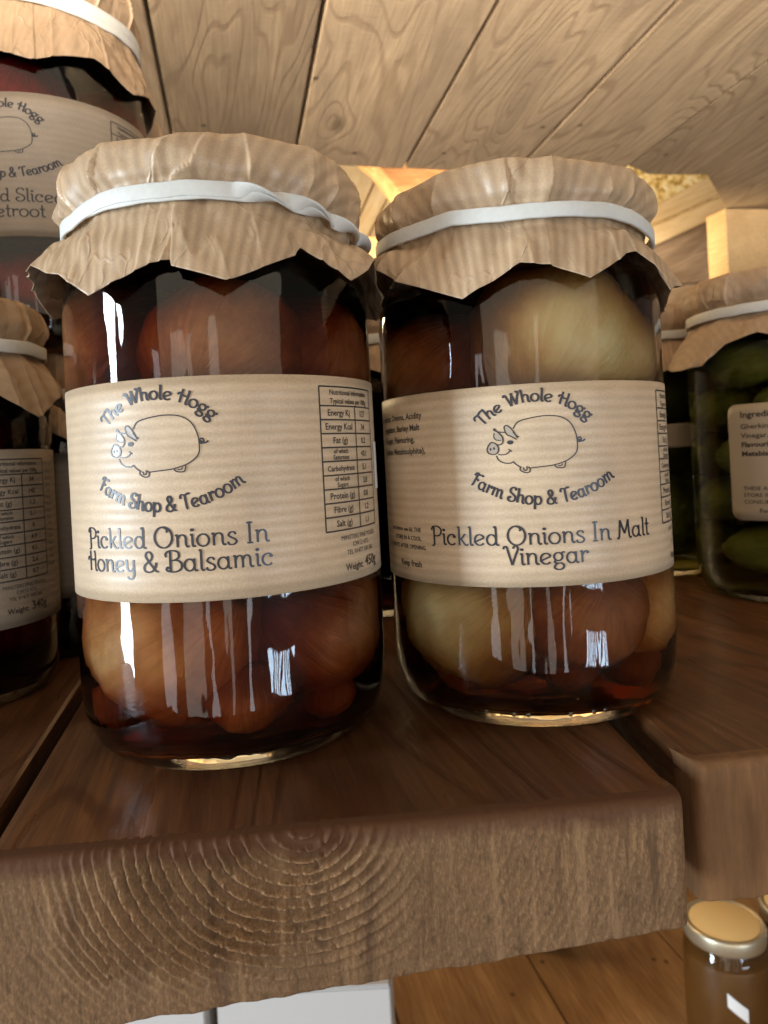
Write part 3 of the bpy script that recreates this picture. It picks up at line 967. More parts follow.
def table_print(x0, rows, weight, top=22.2, bottom=-12.2, w1=13.0, w2=23.0):
    p = Print()
    head = 4.6
    rh = (top - bottom - head) / len(rows)
    lw = 0.36
    p.ribbon([(x0, top), (x0 + w2, top)], lw, 0)
    p.ribbon([(x0, top), (x0, bottom)], lw, 0)
    p.ribbon([(x0 + w2, top), (x0 + w2, bottom)], lw, 0)
    p.ribbon([(x0 + w1, top - head), (x0 + w1, bottom)], lw, 0)
    p.small('Nutritional information', x0 + w2 * 0.5, top - 1.9, 1.75, bold=0.03)
    p.small('Typical values per 100g', x0 + w2 * 0.5, top - 4.0, 1.75, bold=0.03)
    for i, (a, b) in enumerate(rows):
        y = top - head - rh * i
        p.ribbon([(x0, y), (x0 + w2, y)], lw, 0)
        if '|' in a:
            for k, part in enumerate(a.split('|')):
                p.small(part, x0 + w1 * 0.5, y - 1.45 - 1.45 * k, 1.6, bold=0.03)
        else:
            p.small(a, x0 + w1 * 0.5, y - 2.35, 2.15 if len(a) < 12 else 1.8, bold=0.03)
        p.small(b, x0 + w1 + 4.0, y - 2.4, 2.1, bold=0.03)
    p.ribbon([(x0, bottom), (x0 + w2, bottom)], lw, 0)
    p.small('MINSTERS FINE FOODS', x0 + 13, bottom - 2.5, 1.6)
    p.small('CW12 4TG', x0 + 13, bottom - 4.3, 1.6)
    p.small('TEL 01477 500 560', x0 + 13, bottom - 6.1, 1.6)
    p.small('Weight: ', x0 + 10, bottom - 9.9, 2.3, bold=0.04)
    p.small(weight, x0 + 18, bottom - 9.9, 3.6, bold=0.06)
    return p


# ------------------------------------------------------------------ jar parts
def jar_profile(R, H):
    s = R / 0.040
    return [(0, 0.0022), (0.024 * s, 0.0020), (0.030 * s, 0.0008), (0.0325 * s, 0.0), (0.0345 * s, 0.0006), (0.0368 * s, 0.0030), (0.0385 * s, 0.0066), (0.0396 * s, 0.0112), (R, 0.017),
            (R, 0.030), (R, H * 0.5), (R, H - 0.034), (R * 0.985, H - 0.029), (R * 0.93, H - 0.0235), (R * 0.87, H - 0.020), (R * 0.86, H - 0.012), (R * 0.86, H - 0.003), (0, H - 0.003)]


def liquid_profile(R, H):
    s = R / 0.040
    r = R - 0.0022
    return [(0, 0.0058), (0.022 * s, 0.0050), (0.030 * s, 0.0042), (0.0342 * s, 0.0058), (0.0365 * s, 0.0100), (r, 0.0165), (r, 0.03), (r, H * 0.5), (r, H - 0.036), (r * 0.975, H - 0.030), (r * 0.92, H - 0.0255), (0, H - 0.0255)]


SMALL = set()


def onion(parent, loc, r, mat, sq=0.92, tilt=(0, 0), name='onion', seed=0, long=1.0):
    room = (0.0316 if loc and parent.name in SMALL else 0.0377) - 0.0004 - r * max(1.03, long)
    d = math.hypot(loc[0], loc[1])
    if d > room: loc = (loc[0] * max(room, 0) / d, loc[1] * max(room, 0) / d, loc[2])
    n, m = 40, 26
    vs, fs, uv = [], [], []
    rot = Matrix.Rotation(tilt[0], 3, 'X') @ Matrix.Rotation(tilt[1], 3, 'Y')
    for i in range(m + 1):
        th = pi * i / m
        for k in range(n + 1):
            a = 2 * pi * k / n
            rr = r * (1 + 0.02 * cos(3 * a + seed) * sin(th) + 0.085 * fbm(cos(a) * sin(th) * 1.3 + seed, sin(a) * sin(th) * 1.3, cos(th) * 1.3 + seed, 3) - 0.01)
            if name == 'gherkin': rr *= 1 + 0.10 * max(0, noise.noise(Vector((cos(a) * 4 + seed, sin(a) * 4, th * 5))))
            z = rr * sq * cos(th) * long
            if cos(th) > 0.8: z += r * 0.10 * ((cos(th) - 0.8) / 0.2) ** 2
            p = rot @ Vector((rr * sin(th) * cos(a), rr * sin(th) * sin(a), z))
            vs.append((p.x, p.y, p.z)); uv.append((k / n, i / m))
    for i in range(m):
        for k in range(n):
            a = i * (n + 1) + k
            fs.append((a, a + n + 1, a + n + 2, a + 1))
    return mesh_obj(name, vs, fs, mat, parent, uv, loc=loc)


def cover(parent, prm, mat):
    """Square sheet of paper folded over the lid: flat top, faceted pleated side, pinched by the band, flaring skirt."""
    Rr, zt = prm['R'], prm['top']
    band, skirt, creases, steps = prm['band'], prm['skirt'], prm['creases'], prm.get('steps', [])
    rb = prm.get('rb', Rr - 0.0015)
    sd = prm['seed']
    N = 900
    rows = 66
    vs, uv, crease = [], [], []
    cs = sorted(creases)
    fr = random.Random(int(sd * 100))
    folds = []
    for q in range(5):
        th = fr.uniform(0, pi)
        per = fr.uniform(0.009, 0.021)
        folds.append((cos(th), sin(th), per, fr.random(), per * 0.055, fr.uniform(0, 50)))

    def ang_s(a_):
        return a_

    def facets(p):
        p = (p + 180) % 360 - 180
        lo = max([c for c in cs if c <= p] or [cs[-1] - 360])
        hi = min([c for c in cs if c > p] or [cs[0] + 360])
        half = rad(hi - lo) / 2
        f = cos(half) / cos(rad(p) - rad((hi + lo) / 2))
        d = min(p - lo, hi - p)
        side = (lo * 7.3) % 1.0 - 0.5 if p - lo < hi - p else (hi * 7.3) % 1.0 - 0.5
        st_ = 0.0
        hl, hh = (lo * 3.17) % 1.0 - 0.45, (hi * 3.17) % 1.0 - 0.45
        if hl > 0: st_ += (0.5 + hl) * max(0.0, 1 - (p - lo) / 10.0)
        if hh < 0: st_ += (0.5 - hh) * max(0.0, 1 - (hi - p) / 10.0)
        return 1 - (1 - f) * 1.0, d, st_
    for i in range(N):
        ph = -180 + 360 * i / N
        a = rad(ph)
        zb = interp(band, ph)[0]
        zs, rs = interp(skirt, ph)
        tn = fbm(cos(a) * 1.6 + sd, sin(a) * 1.6, 3.0, 2)
        slant = 4.5 * fbm(cos(a) * 2.5, sin(a) * 2.5 + sd, 8.0, 2)
        f0, d0, s0 = facets(ph)
        ztop = zt + 0.0010 * tn - 0.010 * (1 - f0)
        stp = 0.0
        for (c, h, w) in steps:
            if ph >= c: stp += h * max(0.0, 1 - (ph - c) / w)
        prof = [(0.0, ztop + 0.0003), (Rr * 0.5, ztop + 0.0002), (Rr * 0.86, ztop - 0.0001), (Rr * 0.965, ztop - 0.0010), (Rr * 1.005, ztop - 0.0042),
                (Rr * 1.015, (ztop + zb) / 2 - 0.0015), (rb * 1.005, zb + 0.0028), (rb * 0.985, zb), (rb * 1.0, zb - 0.0030),
                (rb + (rs - rb) * 0.45, zb + (zs - zb) * 0.45), (rb + (rs - rb) * 0.8, zb + (zs - zb) * 0.76), (rs, zs)]
        P = catmull([(p[0], p[1]) for p in prof], 6)
        for k in range(len(P)):
            r, z = P[k].x, P[k].y
            kk = k / 6.0
            w = min(1.0, max(0.0, (kk - 1.5) / 1.5))
            f, d, sg = facets(ph + slant * (kk - 3.5))
            sk = max(0.0, (kk - 7.6) / 3.4)
            side = max(0.0, 1 - abs(kk - 5) / 3.2)
            pin = exp(-((kk - 7) / 1.3) ** 2)
            r *= 1 - (1 - f) * w * (1 - 0.75 * pin) * (1 - 0.6 * sk)
            ridge = exp(-(d / 0.6)) * 0.0004 + sg * 0.0011
            x, y = r * sin(a), -r * cos(a)
            nz = fbm(x * 48 + sd, y * 48, z * 48, 2)
            rg = abs(fbm(x * 75 + sd * 3, y * 75, z * 55, 2))
            ax, ay = ang_s(a) * 0.042, P[k].y + (Rr - P[k].x) * 0.6
            cr = w * (0.0004 * nz - 0.0007 * max(0.0, 0.22 - rg) * (0.4 + 0.8 * side))
            for (dx, dy, per, off, am, nzs) in folds:
                q_ = (ax * dx + ay * dy) / per + off
                tri = abs((q_ % 1.0) - 0.5) * 2
                msk = max(0.0, min(1.0, 2.6 * fbm(ax * 60 + nzs, ay * 60, nzs * 2, 2) + 0.25))
                cr += w * am * (tri - 0.5) * msk
            cr += ridge * max(side, 0.6 * sk)
            crease.append(max(side, 0.7 * sk) * exp(-(d / 0.55)) * max(0.0, min(1.0, 0.7 + 2.0 * fbm(z * 90, a * 6, sd, 2))))
            cr += pin * (fbm(a * 5 + sd * 7, z * 30, 1.0, 2) * 0.0004 - 0.0009 * max(0.0, 0.2 - abs(fbm(a * 9 + sd * 5, kk * 0.3, 2.0, 2))))
            r += cr + stp * min(1.0, sk * 1.6)
            vs.append((r * sin(a), -r * cos(a), z + w * 0.0004 * nz))
            uv.append((0, 0))
        base = i * len(P)
        acc = 0.0
        for k in range(len(P)):
            if k: acc += (P[k] - P[k - 1]).length
            uv[base + k] = (acc * sin(a + 0.06 + sd * 0.01), acc * cos(a))
    M = len(P)
    fs = []
    for i in range(N):
        j = (i + 1) % N
        for k in range(M - 1):
            if k == 0: fs.append((i * M, j * M + 1, i * M + 1)) if False else fs.append((i * M, i * M + 1, j * M + 1, j * M))
            else: fs.append((i * M + k, i * M + k + 1, j * M + k + 1, j * M + k))
    o = mesh_obj('paper_cover', vs, fs, mat, parent, uv)
    at_ = o.data.attributes.new('crease', 'FLOAT', 'POINT')
    at_.data.foreach_set('value', crease)
    sol = o.modifiers.new('thickness', 'SOLIDIFY')
    sol.thickness = 0.00016
    sol.offset = 1
    return o


def rubber_band(parent, band, R, w=0.0044, th=0.0009, twist=None, dz=0.0, seed=0, name='rubber_band', phase=0.0):
    N = 360
    vs, fs = [], []
    sec = [(-.5, -.35), (-.42, -.5), (.42, -.5), (.5, -.35), (.5, .35), (.42, .5), (-.42, .5), (-.5, .35)]
    for i in range(N):
        ph = -180 + 360 * i / N
        a = rad(ph)
        zb = interp(band, ph)[0] + dz + 0.0003 * fbm(sin(a) * 4 + seed, cos(a) * 4, 0, 2)
        tau = phase
        ww = w
        if twist:
            t0, t1, turns = twist
            t = min(1, max(0, (ph - t0) / (t1 - t0)))
            tau += turns * 2 * pi * t
        for (p, q) in sec:
            x, y = p * ww, q * th
            rr = R + th / 2 + (x * sin(tau) + y * cos(tau)) + abs(sin(tau)) * ww * 0.42
            zz = zb + x * cos(tau) - y * sin(tau)
            vs.append((rr * sin(a), -rr * cos(a), zz))
    n = len(sec)
    for i in range(N):
        j = (i + 1) % N
        for k in range(n):
            l = (k + 1) % n
            fs.append((i * n + k, i * n + l, j * n + l, j * n + k))
    o = mesh_obj(name, vs, fs, M_band, parent)
    return o


def label_sheet(parent, R, phi0, half, zlo, zhi, mat, name='label', corner=0.0025):
    n, m = 160, 12
    vs, fs, uv = [], [], []
    for i in range(n + 1):
        a = phi0 + half * (2 * i / n - 1)
        s = a * R
        de = min(i, n - i) / n * 2 * half * R
        inset = 0.0
        if de < corner: inset = corner - math.sqrt(max(0, corner ** 2 - (corner - de) ** 2))
        for k in range(m + 1):
            z = zlo + inset + (zhi - zlo - 2 * inset) * k / m
            r = R + 0.00012 + 0.00004 * fbm(s * 120, z * 120, 0, 2)
            vs.append((r * sin(a), -r * cos(a), z)); uv.append((s, z))
    for i in range(n):
        for k in range(m):
            a = i * (m + 1) + k
            fs.append((a, a + m + 1, a + m + 2, a + 1))
    o = mesh_obj(name, vs, fs, mat, parent, uv)
    sol = o.modifiers.new('thickness', 'SOLIDIFY')
    sol.thickness = 0.0001
    sol.offset = -1
    return o


JG = 'paper covered jars of pickles'


def jar(loc, R, H, liquid, lab, name='pickle_jar', nseg=128):
    root = empty(name, loc)
    tag(root, lab, 'jar', JG)
    v, f = lathe(jar_profile(R, H), nseg)
    mesh_obj('glass_body', v, f, M_glass, root)
    v, f = lathe(liquid_profile(R, H), nseg)
    mesh_obj('pickling_liquid', v, f, liquid, root)
    r = R * 0.875
    v, f = lathe([(0, H - 0.0028), (r * 0.95, H - 0.0028), (r, H - 0.0036), (r, H - 0.013), (r * 0.985, H - 0.0135), (r * 0.985, H - 0.005), (0, H - 0.005)], 64)
    mesh_obj('lid', v, f, M_cover_lid, root)
    return root


def brand_print(lb, R, ph0, zc, lines):
    pr = Print()
    emblem_words(pr)
    for (t, y, total) in lines:
        pr.line(t, -0.2, y, 4.6, 0.56, total)
    pr.build('lettering', M_ink, lb, R, ph0, zc)
    p, p2 = pig_print()
    p2.build('emblem_shading', M_pigfill, lb, R, ph0, zc, 0.00018)
    p.build('pig_emblem', M_ink, lb, R, ph0, zc)


GEN_CREASES = [-170, -140, -112, -84, -61, -38, -12, 15, 33, 58, 80, 106, 133, 160]


def gen_skirt(zlow, zhigh, r, off=0):
    t = []
    for k in range(-10, 11):
        ph = k * 22.5 + off
        t.append((ph, zlow if k % 2 else zhigh, r + (0.0012 if k % 2 else 0)))
    return t


# ------------------------------------------------------------------ jar 1: onions in honey & balsamic
S0 = CAM_Z
J1 = jar((-0.0425, 0.202, 0.0), 0.040, 0.144, L_balsamic, 'front left jar of brown onions whose label reads Honey & Balsamic')
R1 = 0.040
lb = label_sheet(J1, R1, rad(-9 + 2), rad(104), 0.0645 - 0.0247, 0.0645 + 0.0247, M_label)
brand_print(lb, R1, rad(-9), 0.0645, [('Pickled Onions In', -12.6, 46.0), ('Honey & Balsamic', -17.9, 47.5)])
table_print(37.2, ROWS, '450g').build('nutrition_table', M_inkthin, lb, R1, rad(-9), 0.0645)
st = Print()
st.v = [Vector((62.5 + 4 * (i % 3), -3.5 + 12.5 * (i // 3))) for i in range(6)]
st.lift = [0.05] * 6
st.f = [(0, 1, 4, 3), (1, 2, 5, 4)]
st.build('white_sticker', M_sticker, lb, R1, rad(-9), 0.0645, 0.00025)
for (x, y, z, r, m, sq, tl, long) in [
        (-0.0090, -0.0120, 0.0290, 0.0225, M_on_tan, 0.95, (1.0, 0.7), 1.0),
        (0.0180, -0.0065, 0.0275, 0.0185, M_on_red, 0.95, (0.9, -0.5), 1.0),
        (0.004, -0.017, 0.0965, 0.0185, M_on_amber, 0.92, (-0.9, 0.3), 1.0),
        (-0.0185, -0.005, 0.0985, 0.0180, M_on_red, 0.9, (0.4, 0.8), 1.0),
        (0.0205, -0.004, 0.0955, 0.0168, M_on_red, 0.9, (0.5, 0.7), 1.0),
        (0.003, 0.017, 0.0300, 0.0185, M_on_red, 0.9, (0.3, 0.2), 1.0),
        (-0.015, 0.012, 0.0640, 0.0180, M_on_amber, 0.9, (0.5, 0.2), 1.0),
        (0.017, -0.010, 0.0640, 0.0180, M_on_amber, 0.9, (0.1, 0.9), 1.0),
        (0.004, 0.020, 0.0980, 0.0150, M_on_amber, 0.9, (0.1, 0.1), 1.0),
        (-0.0295, 0.0, 0.0400, 0.0085, M_on_red, 0.9, (0.1, 0.1), 1.0),
        (-0.021, -0.010, 0.0120, 0.0072, M_on_red, 0.8, (0.1, 0.1), 1.0),  # low dark onions from here added to block the glow through the base
        (0.021, -0.012, 0.0115, 0.0070, M_on_red, 0.8, (0.1, 0.1), 1.0),
        (0.000, 0.006, 0.0130, 0.0085, M_on_red, 0.8, (0.1, 0.1), 1.0),
        (0.006, -0.0215, 0.0150, 0.0095, M_on_amber, 0.8, (0.4, 0.1), 1.0),
        (0.0285, -0.010, 0.0800, 0.0085, M_on_red, 0.9, (0.1, 0.1), 1.0)]:
    onion(J1, (x, y, z), r, m, sq, tl, seed=x * 900)
B1 = [(-180, .1300), (-110, .1300), (-75, .1298), (-46.6, .1288), (-28.7, .1306), (1, .1308), (23.5, .1303), (41.8, .1290), (66, .1268), (90, .1265), (135, .1285), (180, .1300)]
K1 = [(-180, .117, .0445), (-150, .109, .046), (-120, .118, .0440), (-88, .111, .0450), (-66, .1165, .0462), (-54, .1185, .0470), (-44, .1150, .0462), (-38, .1138, .0455), (-26.8, .1079, .0452), (-17, .1108, .0440),
      (-7.5, .1139, .0427), (-1.3, .1144, .0424), (-0.8, .1125, .0432), (13.8, .1085, .0450), (26, .1125, .0436), (35.3, .1154, .0428), (36.5, .1172, .0430), (53.8, .1112, .0460),
      (62.6, .1150, .0462), (70, .1190, .0452), (88, .113, .0440), (110, .109, .0452), (140, .117, .0440), (180, .117, .0445)]
cover(J1, dict(R=0.0392, top=0.1448, band=B1, skirt=K1, creases=[-165, -138, -105, -78, -52, -29, -3, 9, 23, 47, 62, 84, 112, 145], steps=[(-1.2, 0.0010, 24), (36.4, 0.0008, 16), (-40, 0.0007, 14)], rb=0.0378, seed=1.3), M_paper)
rubber_band(J1, B1, 0.0386, 0.0036, 0.0007, twist=(18, 96, 2.0), seed=2)
rubber_band(J1, [(-180, .1285), (-60, .1284), (-30, .1290), (-10, .1292), (20, .1290), (60, .1268), (180, .1285)], 0.0384, 0.0025, 0.0007, twist=(20, 98, 2.0), dz=0.0004, seed=5, phase=1.4 * 0)

# ------------------------------------------------------------------ jar 2: onions in malt vinegar
J2 = jar((0.0403, 0.217, 0.0), 0.040, 0.140, L_malt, 'front right jar of pale onions whose label reads In Malt Vinegar')
P2, Z2 = rad(-3.5), 0.0606
lb = label_sheet(J2, R1, rad(-3.5 + 2), rad(108), Z2 - 0.0244, Z2 + 0.0244, M_label)
brand_print(lb, R1, P2, Z2, [('Pickled Onions In Malt', -14.2, 59.5), ('Vinegar', -19.0, 20.5)])
table_print(37.0, ROWS, '450g').build('nutrition_table', M_inkthin, lb, R1, P2, Z2)
ing = Print()
for i, t in enumerate(['Ingredients: Onions, Acidity', 'Regulator, Barley Malt', 'Vinegar, Flavouring,', 'Sodium Metabisulphite),']):
    ing.small(t, -31.5 - (1.0 if i in (1, 2) else 0) - (2.2 if i == 2 else 0) + (0.8 if i == 3 else 0), 18.2 - 3.05 * i, 2.3, 'RIGHT', 0.05)
for i, t in enumerate(['Best before: see lid, THE', 'STORE IN A COOL', 'REFRIGERATE AFTER OPENING']):
    ing.small(t, -34.0 + (1.6 if i == 2 else 0), -11.4 - 2.3 * i, 1.6, 'RIGHT', 0.03)
ing.small('Keep fresh', -34.2, -20.6, 2.3, 'RIGHT', 0.05)
ing.build('ingredient_print', M_inkthin, lb, R1, P2, Z2)
for (x, y, z, r, m, sq, tl, long) in [
        (0.0075, -0.0130, 0.0955, 0.0225, M_on_pale, 0.95, (-0.7, 0.4), 1.0),
        (-0.022, -0.005, 0.0920, 0.0165, M_on_red, 0.95, (0.8, 0.5), 1.0),
        (-0.0155, -0.0100, 0.0262, 0.0198, M_on_pale, 0.95, (0.9, 0.6), 1.0),
        (0.0085, -0.0170, 0.0270, 0.0165, M_on_red, 0.92, (0.9, 0.3), 1.0),
        (0.0215, -0.0060, 0.0272, 0.0175, M_on_tan, 0.95, (0.5, -0.7), 1.0),
        (0.006, 0.015, 0.0300, 0.0185, M_on_tan, 0.9, (0.3, 0.2), 1.0),
        (-0.014, -0.006, 0.0620, 0.0185, M_on_tan, 0.9, (0.3, 0.2), 1.0),
        (0.018, 0.004, 0.0610, 0.0170, M_on_tan, 0.9, (0.3, 0.2), 1.0),
        (0.000, 0.021, 0.0900, 0.0150, M_on_red, 0.9, (0.1, 0.1), 1.0),
        (0.0265, 0.006, 0.0900, 0.0100, M_on_tan, 0.9, (0.1, 0.4), 1.0),
        (0.004, -0.0150, 0.0135, 0.0090, M_on_red, 0.8, (0.1, 0.4), 1.0),
        (-0.006, 0.004, 0.0140, 0.0095, M_on_red, 0.8, (0.1, 0.4), 1.0),
        (-0.018, -0.012, 0.0110, 0.0066, M_on_red, 0.8, (0.1, 0.1), 1.0),  # these last dark onions are added to keep light from showing through the base
        (0.019, -0.012, 0.0115, 0.0070, M_on_red, 0.8, (0.1, 0.1), 1.0),
        (0.010, 0.010, 0.0130, 0.0085, M_on_red, 0.8, (0.1, 0.1), 1.0),
        (-0.016, 0.012, 0.0130, 0.0085, M_on_red, 0.8, (0.1, 0.1), 1.0)]:
    onion(J2, (x, y, z), r, m, sq, tl, seed=x * 700)
# raised stipple marks moulded into the heel of the glass
dv, df = [], []
for ang in (-29, -18.5, -13, 2.5, 11.5, 16):
    v, f = lathe([(0, -0.0006), (0.00045, -0.0004), (0.0006, 0), (0.00045, 0.0004), (0, 0.0006)], 12)
    b_ = len(dv)
    dv += [(p[0] + 0.0376 * sin(rad(ang)), p[1] - 0.0376 * cos(rad(ang)), p[2] + 0.0046) for p in v]
    df += [tuple(b_ + q for q in ff) for ff in f]
mesh_obj('heel_stippling', dv, df, M_glass, J2)
B2 = [(-180, .1275), (-110, .1280), (-85, .1285), (-51, .1268), (-32, .1275), (-13.6, .1263), (23.8, .1269), (40, .1266), (52, .1253), (90, .1250), (135, .127), (180, .1275)]
K2 = [(-180, .112, .0445), (-150, .106, .046), (-120, .114, .0440), (-90, .1175, .0455), (-75, .1205, .0462), (-61, .1190, .0462), (-47.6, .1127, .0460), (-26, .1059, .0452), (-16, .1095, .0442), (-7.9, .1132, .0430), (1.4, .1125, .0430),
      (13.6, .1088, .0442), (24, .1130, .0434), (30.5, .1160, .0428), (33, .1165, .0430), (38, .1130, .0455), (47, .1072, .0462), (58, .1100, .0455), (75, .112, .0440), (100, .106, .0455), (140, .114, .0440), (180, .112, .0445)]
cover(J2, dict(R=0.0388, top=0.1408, band=B2, skirt=K2, creases=[-160, -132, -104, -82, -60, -37, -11, 6, 29, 44, 66, 92, 120, 150], steps=[(-10.6, 0.0007, 22), (33, 0.0010, 14)], rb=0.0376, seed=4.9), M_paper)
rubber_band(J2, B2, 0.0386, 0.0037, 0.0010, seed=8)

# ------------------------------------------------------------------ left hand jars
RS = 0.0335
HS = 0.1175


def short_jar(loc, lab, liquid, rot, seed, table=None, HS=0.1135, zc=0.0505):
    j = jar(loc, RS, HS, liquid, lab, 'pickle_jar', 96)
    SMALL.add(j.name)
    lb = label_sheet(j, RS, rot, rad(112), zc - 0.0270, zc + 0.0265, M_label_shaded)
    if table is not None:
        table.build('nutrition_table', M_inkthin, lb, RS, rot, zc)
    band = [(-180, HS - .0145), (0, HS - .0150), (180, HS - .0145)]
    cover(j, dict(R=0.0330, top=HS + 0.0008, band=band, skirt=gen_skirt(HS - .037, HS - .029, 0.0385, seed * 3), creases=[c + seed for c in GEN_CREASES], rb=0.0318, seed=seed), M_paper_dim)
    rubber_band(j, band, 0.0323, 0.0040, 0.0010, seed=seed)
    return j


rows4 = [('Energy Kj', '34'), ('Energy Kcal', '142'), ('Fat (g)', '1.3'), ('of which|Saturates', '0.1'), ('Carbohydrate', '0'), ('of which|Sugars', '4.9'), ('Protein (g)', '4.5'), ('Fibre (g)', '2.6'), ('Salt (g)', '0.7')]
tb4 = table_print(10.0, rows4, '340g', top=23.5, bottom=-13.0)
for i in range(15): tb4.small(['Onion', 'Apple', 'Sugar', 'Salt', 'Vinegar'][i % 5], 36.5, 19 - 2.1 * i, 1.7)
J4 = short_jar((-0.143, 0.238, 0.0005), 'short dark chutney jar at the left edge with a table of figures on its label', L_dark, rad(31), 2.0, tb4, HS=0.1235)
for (x, y, z, r) in [(-0.008, -0.008, 0.03, 0.018), (0.012, 0.004, 0.026, 0.016), (0.0, 0.0, 0.06, 0.02), (0.008, -0.006, 0.082, 0.014)]:
    onion(J4, (x, y, z), r, M_beet, 0.85, (0.3, 0.2), 'chutney_lump')
J5 = short_jar((-0.130, 0.304, 0.0), 'short dark jar in the shade that carries the beetroot jar', L_dark, rad(40), 5.0)
for (x, y, z, r) in [(-0.008, -0.008, 0.03, 0.018), (0.012, 0.004, 0.026, 0.016), (0.0, 0.0, 0.06, 0.02)]:
    onion(J5, (x, y, z), r, M_beet, 0.85, (0.3, 0.2), 'chutney_lump')

J3 = jar((-0.131, 0.300, 0.1135 + 0.0016), 0.040, 0.144, L_beet, 'dark red jar of sliced beetroot standing on another jar at the top left')
P3 = rad(6)
Z3 = 0.0640
lb = label_sheet(J3, 0.040, P3 + rad(2), rad(106), Z3 - 0.0255, Z3 + 0.0255, M_label_shaded)
brand_print(lb, 0.040, P3 + rad(0), Z3, [('Pickled Sliced', -13.2, 37.0), ('Beetroot', -18.6, 24.0)])
table_print(37.2, ROWS, '450g').build('nutrition_table', M_inkthin, lb, 0.040, P3, Z3)
for (x, y, z, r) in [(0.006, -0.018, 0.026, 0.017), (-0.012, -0.012, 0.022, 0.018), (0.018, 0.0, 0.03, 0.016), (0.0, -0.016, 0.098, 0.018), (0.018, 0.004, 0.096, 0.015), (-0.016, 0.008, 0.06, 0.02), (0.012, 0.01, 0.06, 0.02)]:
    onion(J3, (x, y, z), r, M_beet, 0.55, (0.5, 0.4), 'beetroot_slice')
B3 = [(-180, .1300), (-60, .1300), (-30, .1292), (0, .1283), (30, .127), (60, .1262), (180, .1300)]
cover(J3, dict(R=0.0392, top=0.1452, band=B3, skirt=[(p_, z_ - 0.010, r_) for (p_, z_, r_) in [(-180, .117, .044), (-150, .112, .0445), (-110, .117, .044), (-80, .112, .0445), (-50, .1145, .0435), (-30, .1150, .0430), (-12, .1145, .0432), (4, .1120, .0440), (20, .1090, .0448), (34, .1130, .0440),
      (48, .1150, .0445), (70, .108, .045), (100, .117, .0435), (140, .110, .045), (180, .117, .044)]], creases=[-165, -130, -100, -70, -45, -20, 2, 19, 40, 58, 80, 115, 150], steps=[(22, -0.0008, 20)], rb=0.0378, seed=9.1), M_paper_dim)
rubber_band(J3, B3, 0.0383, 0.0042, 0.0010, seed=3)
rubber_band(J3, B3, 0.0383, 0.0030, 0.0010, dz=-0.0034, seed=13)


# ------------------------------------------------------------------ right hand jars
def tall_jar(loc, H, lab, liquid, seed, off=0, mat=M_paper_dim, skirt=None):
    j = jar(loc, 0.040, H, liquid, lab, 'pickle_jar', 96)
    band = [(-180, H - .0150), (-40, H - .0160), (0, H - .0150), (40, H - .0135), (180, H - .0150)]
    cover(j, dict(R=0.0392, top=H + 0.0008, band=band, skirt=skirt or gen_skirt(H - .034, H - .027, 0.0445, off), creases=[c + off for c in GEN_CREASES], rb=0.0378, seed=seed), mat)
    rubber_band(j, band, 0.0383, 0.0042, 0.0010, seed=seed)
    return j


J7 = tall_jar((0.180, 0.330, 0.0), 0.138, 'jar of green gherkins with a rounded white ingredients label at the right edge', L_green, 3.3, 4,
              skirt=[(-180, .112, .044), (-120, .104, .046), (-90, .100, .050), (-78, .099, .0515), (-66, .100, .0500), (-56, .108, .0455), (-40, .111, .0435), (-15, .104, .0445), (10, .111, .0435), (40, .104, .045), (80, .111, .044), (130, .104, .0455), (180, .112, .044)])
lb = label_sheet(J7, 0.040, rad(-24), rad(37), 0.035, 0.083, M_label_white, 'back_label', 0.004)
ip = Print()
ip.small('Ingredients:', -20.5, 21.0, 4.0, 'LEFT', 0.08)
for i, t in enumerate(['Gherkins, Water, Spirit', 'Vinegar, Salt, Barley', 'Flavouring, Salt, Sugar,', 'Metabisulphite']):
    ip.small(t, -20.5, 15.6 - 4.3 * i, 3.3, 'LEFT', 0.10 if i > 1 else 0.03)
for i, t in enumerate(['THESE ARE A LOCAL PRODUCT', 'STORE IN A COOL DRY PLACE', 'CONSUME WITHIN FOUR WEEKS']):
    ip.small(t, -20.5, -13.4 - 3.2 * i, 2.5, 'LEFT', 0.02)
ip.small('For Best Before see lid', -14.5, -24.0, 2.7, 'LEFT', 0.06)
for v_ in ip.v: v_.y *= 0.87
ip.build('ingredient_print', M_inkthin, lb, 0.040, rad(-24), 0.0592)
k = 0
for lay, z in enumerate((0.022, 0.042, 0.062, 0.082, 0.100)):
    for q in range(5):
        a = q * 2 * pi / 5 + lay * 0.6
        onion(J7, (0.0225 * cos(a), 0.0225 * sin(a), z), 0.0098, M_gherkin, 1.0, (1.35, a + 0.5), 'gherkin', seed=k, long=1.4)
        k += 1
J8 = tall_jar((0.150, 0.412, 0.0), 0.138, 'dark green jar standing behind the gherkin jar', L_green, 6.1, 12)
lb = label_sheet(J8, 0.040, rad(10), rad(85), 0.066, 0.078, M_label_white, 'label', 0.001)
for (x, y, z, r) in [(0.0, -0.012, 0.03, 0.02), (-0.014, -0.004, 0.062, 0.02), (0.01, 0.0, 0.064, 0.02), (0.0, -0.008, 0.095, 0.018)]:
    onion(J8, (x, y, z), r, M_gherkin, 1.0, (0.3, 0.3), 'gherkin')
J9 = tall_jar((-0.008, 0.352, 0.0), 0.134, 'shaded jar half hidden in the gap behind the two front jars', L_dark, 7.7, 2)


J6 = tall_jar((-0.1435, 0.397, 0.0), 0.138, 'tall dark jar at the back left that carries a short jar', L_dark, 8.2, 7)
J6b = short_jar((-0.1435, 0.397, 0.1396), 'short jar at the back whose brown paper edge peeks out right of the beetroot jar', L_dark, rad(20), 7.0)
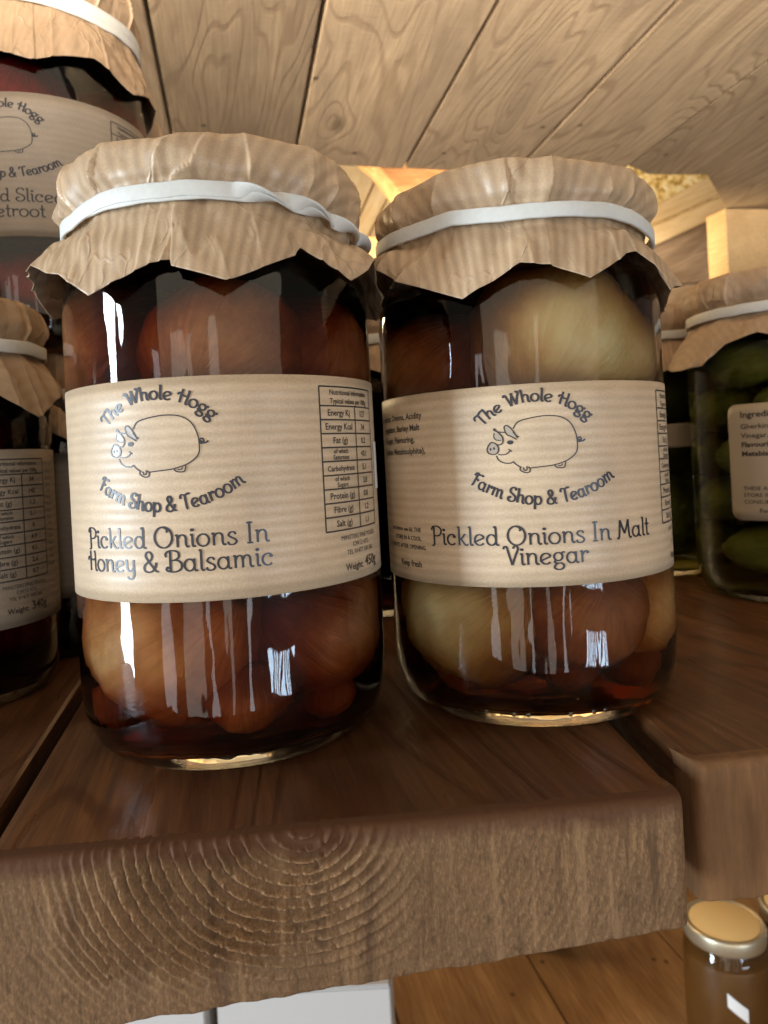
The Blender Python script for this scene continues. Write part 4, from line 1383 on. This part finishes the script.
# ------------------------------------------------------------------ jars on the lower shelf
def lidded_jar(loc, lab, liquid, sticker):
    root = empty('lidded_jar', loc)
    tag(root, lab, 'jar', 'lidded jars on the lower shelf')
    R, H = 0.033, 0.094
    v, f = lathe([(0, .002), (.026, .001), (.029, 0), (.032, .004), (R, .010), (R, .05), (R, .076), (.0318, .082), (.0295, .086), (.0285, .090), (0, .090)], 72)
    mesh_obj('glass_body', v, f, M_glass, root)
    r = R - 0.0018
    v, f = lathe([(0, .006), (.027, .006), (r, .012), (r, .05), (r, .0735), (r * .98, .076), (0, .0762)], 72)
    mesh_obj('preserve', v, f, liquid, root)
    v, f = lathe([(0, .0905), (.0290, .0905), (.0300, .0875), (.0312, .0870), (.0316, .0880), (.0316, .0965), (.0308, .0985), (.0292, .0988), (.0284, .0978), (0, .0976)], 96)
    lid = mesh_obj('lid', v, f, M_goldrim, root)
    v, f = lathe([(0, .0982), (.0262, .0982), (.0270, .0979)], 72)
    f = [tuple(q) for q in f]
    mesh_obj('lid_top', v, f, M_gold, lid)
    if sticker:
        n = 10
        vs, fs = [], []
        for i in range(n + 1):
            a = rad(-24 + 26 * i / n)
            for kk in range(2):
                z = 0.050 - 0.012 * i / n + 0.011 * kk
                vs.append(((R + 0.0003) * sin(a), -(R + 0.0003) * cos(a), z))
        for i in range(n): fs.append((2 * i, 2 * i + 2, 2 * i + 3, 2 * i + 1))
        mesh_obj('price_sticker', vs, fs, M_sticker, root)
    return root


L_amber = plain('cloudy_amber_preserve', (0.22, 0.085, 0.014), 0.35)
def at(u, v, z):
    a, b = u - 384, v - 456
    x, y = (a - K * b) / nn, (K * a + b) / nn
    Y = 740 * (CAM_Z - z) / y
    return (x / 740 * Y, Y)


ztop = LZ + 0.098
x, y = at(724, 921, ztop)
lidded_jar((x, y, LZ + 0.0006), 'gold lidded jar of dark preserve with a small white sticker on the lower shelf', L_amber, True)
x2, y2 = at(800, 905, ztop)
lidded_jar((x2, y2, LZ + 0.0006), 'lidded jar cut off by the right edge beside the gold lidded one', L_amber, False)
x3, y3 = at(578, 905, ztop)
lidded_jar((x3 - 0.012, y3 + 0.12, LZ + 0.0006), 'dark lidded jar mostly hidden below the sawn shelf plank', L_dark, False)
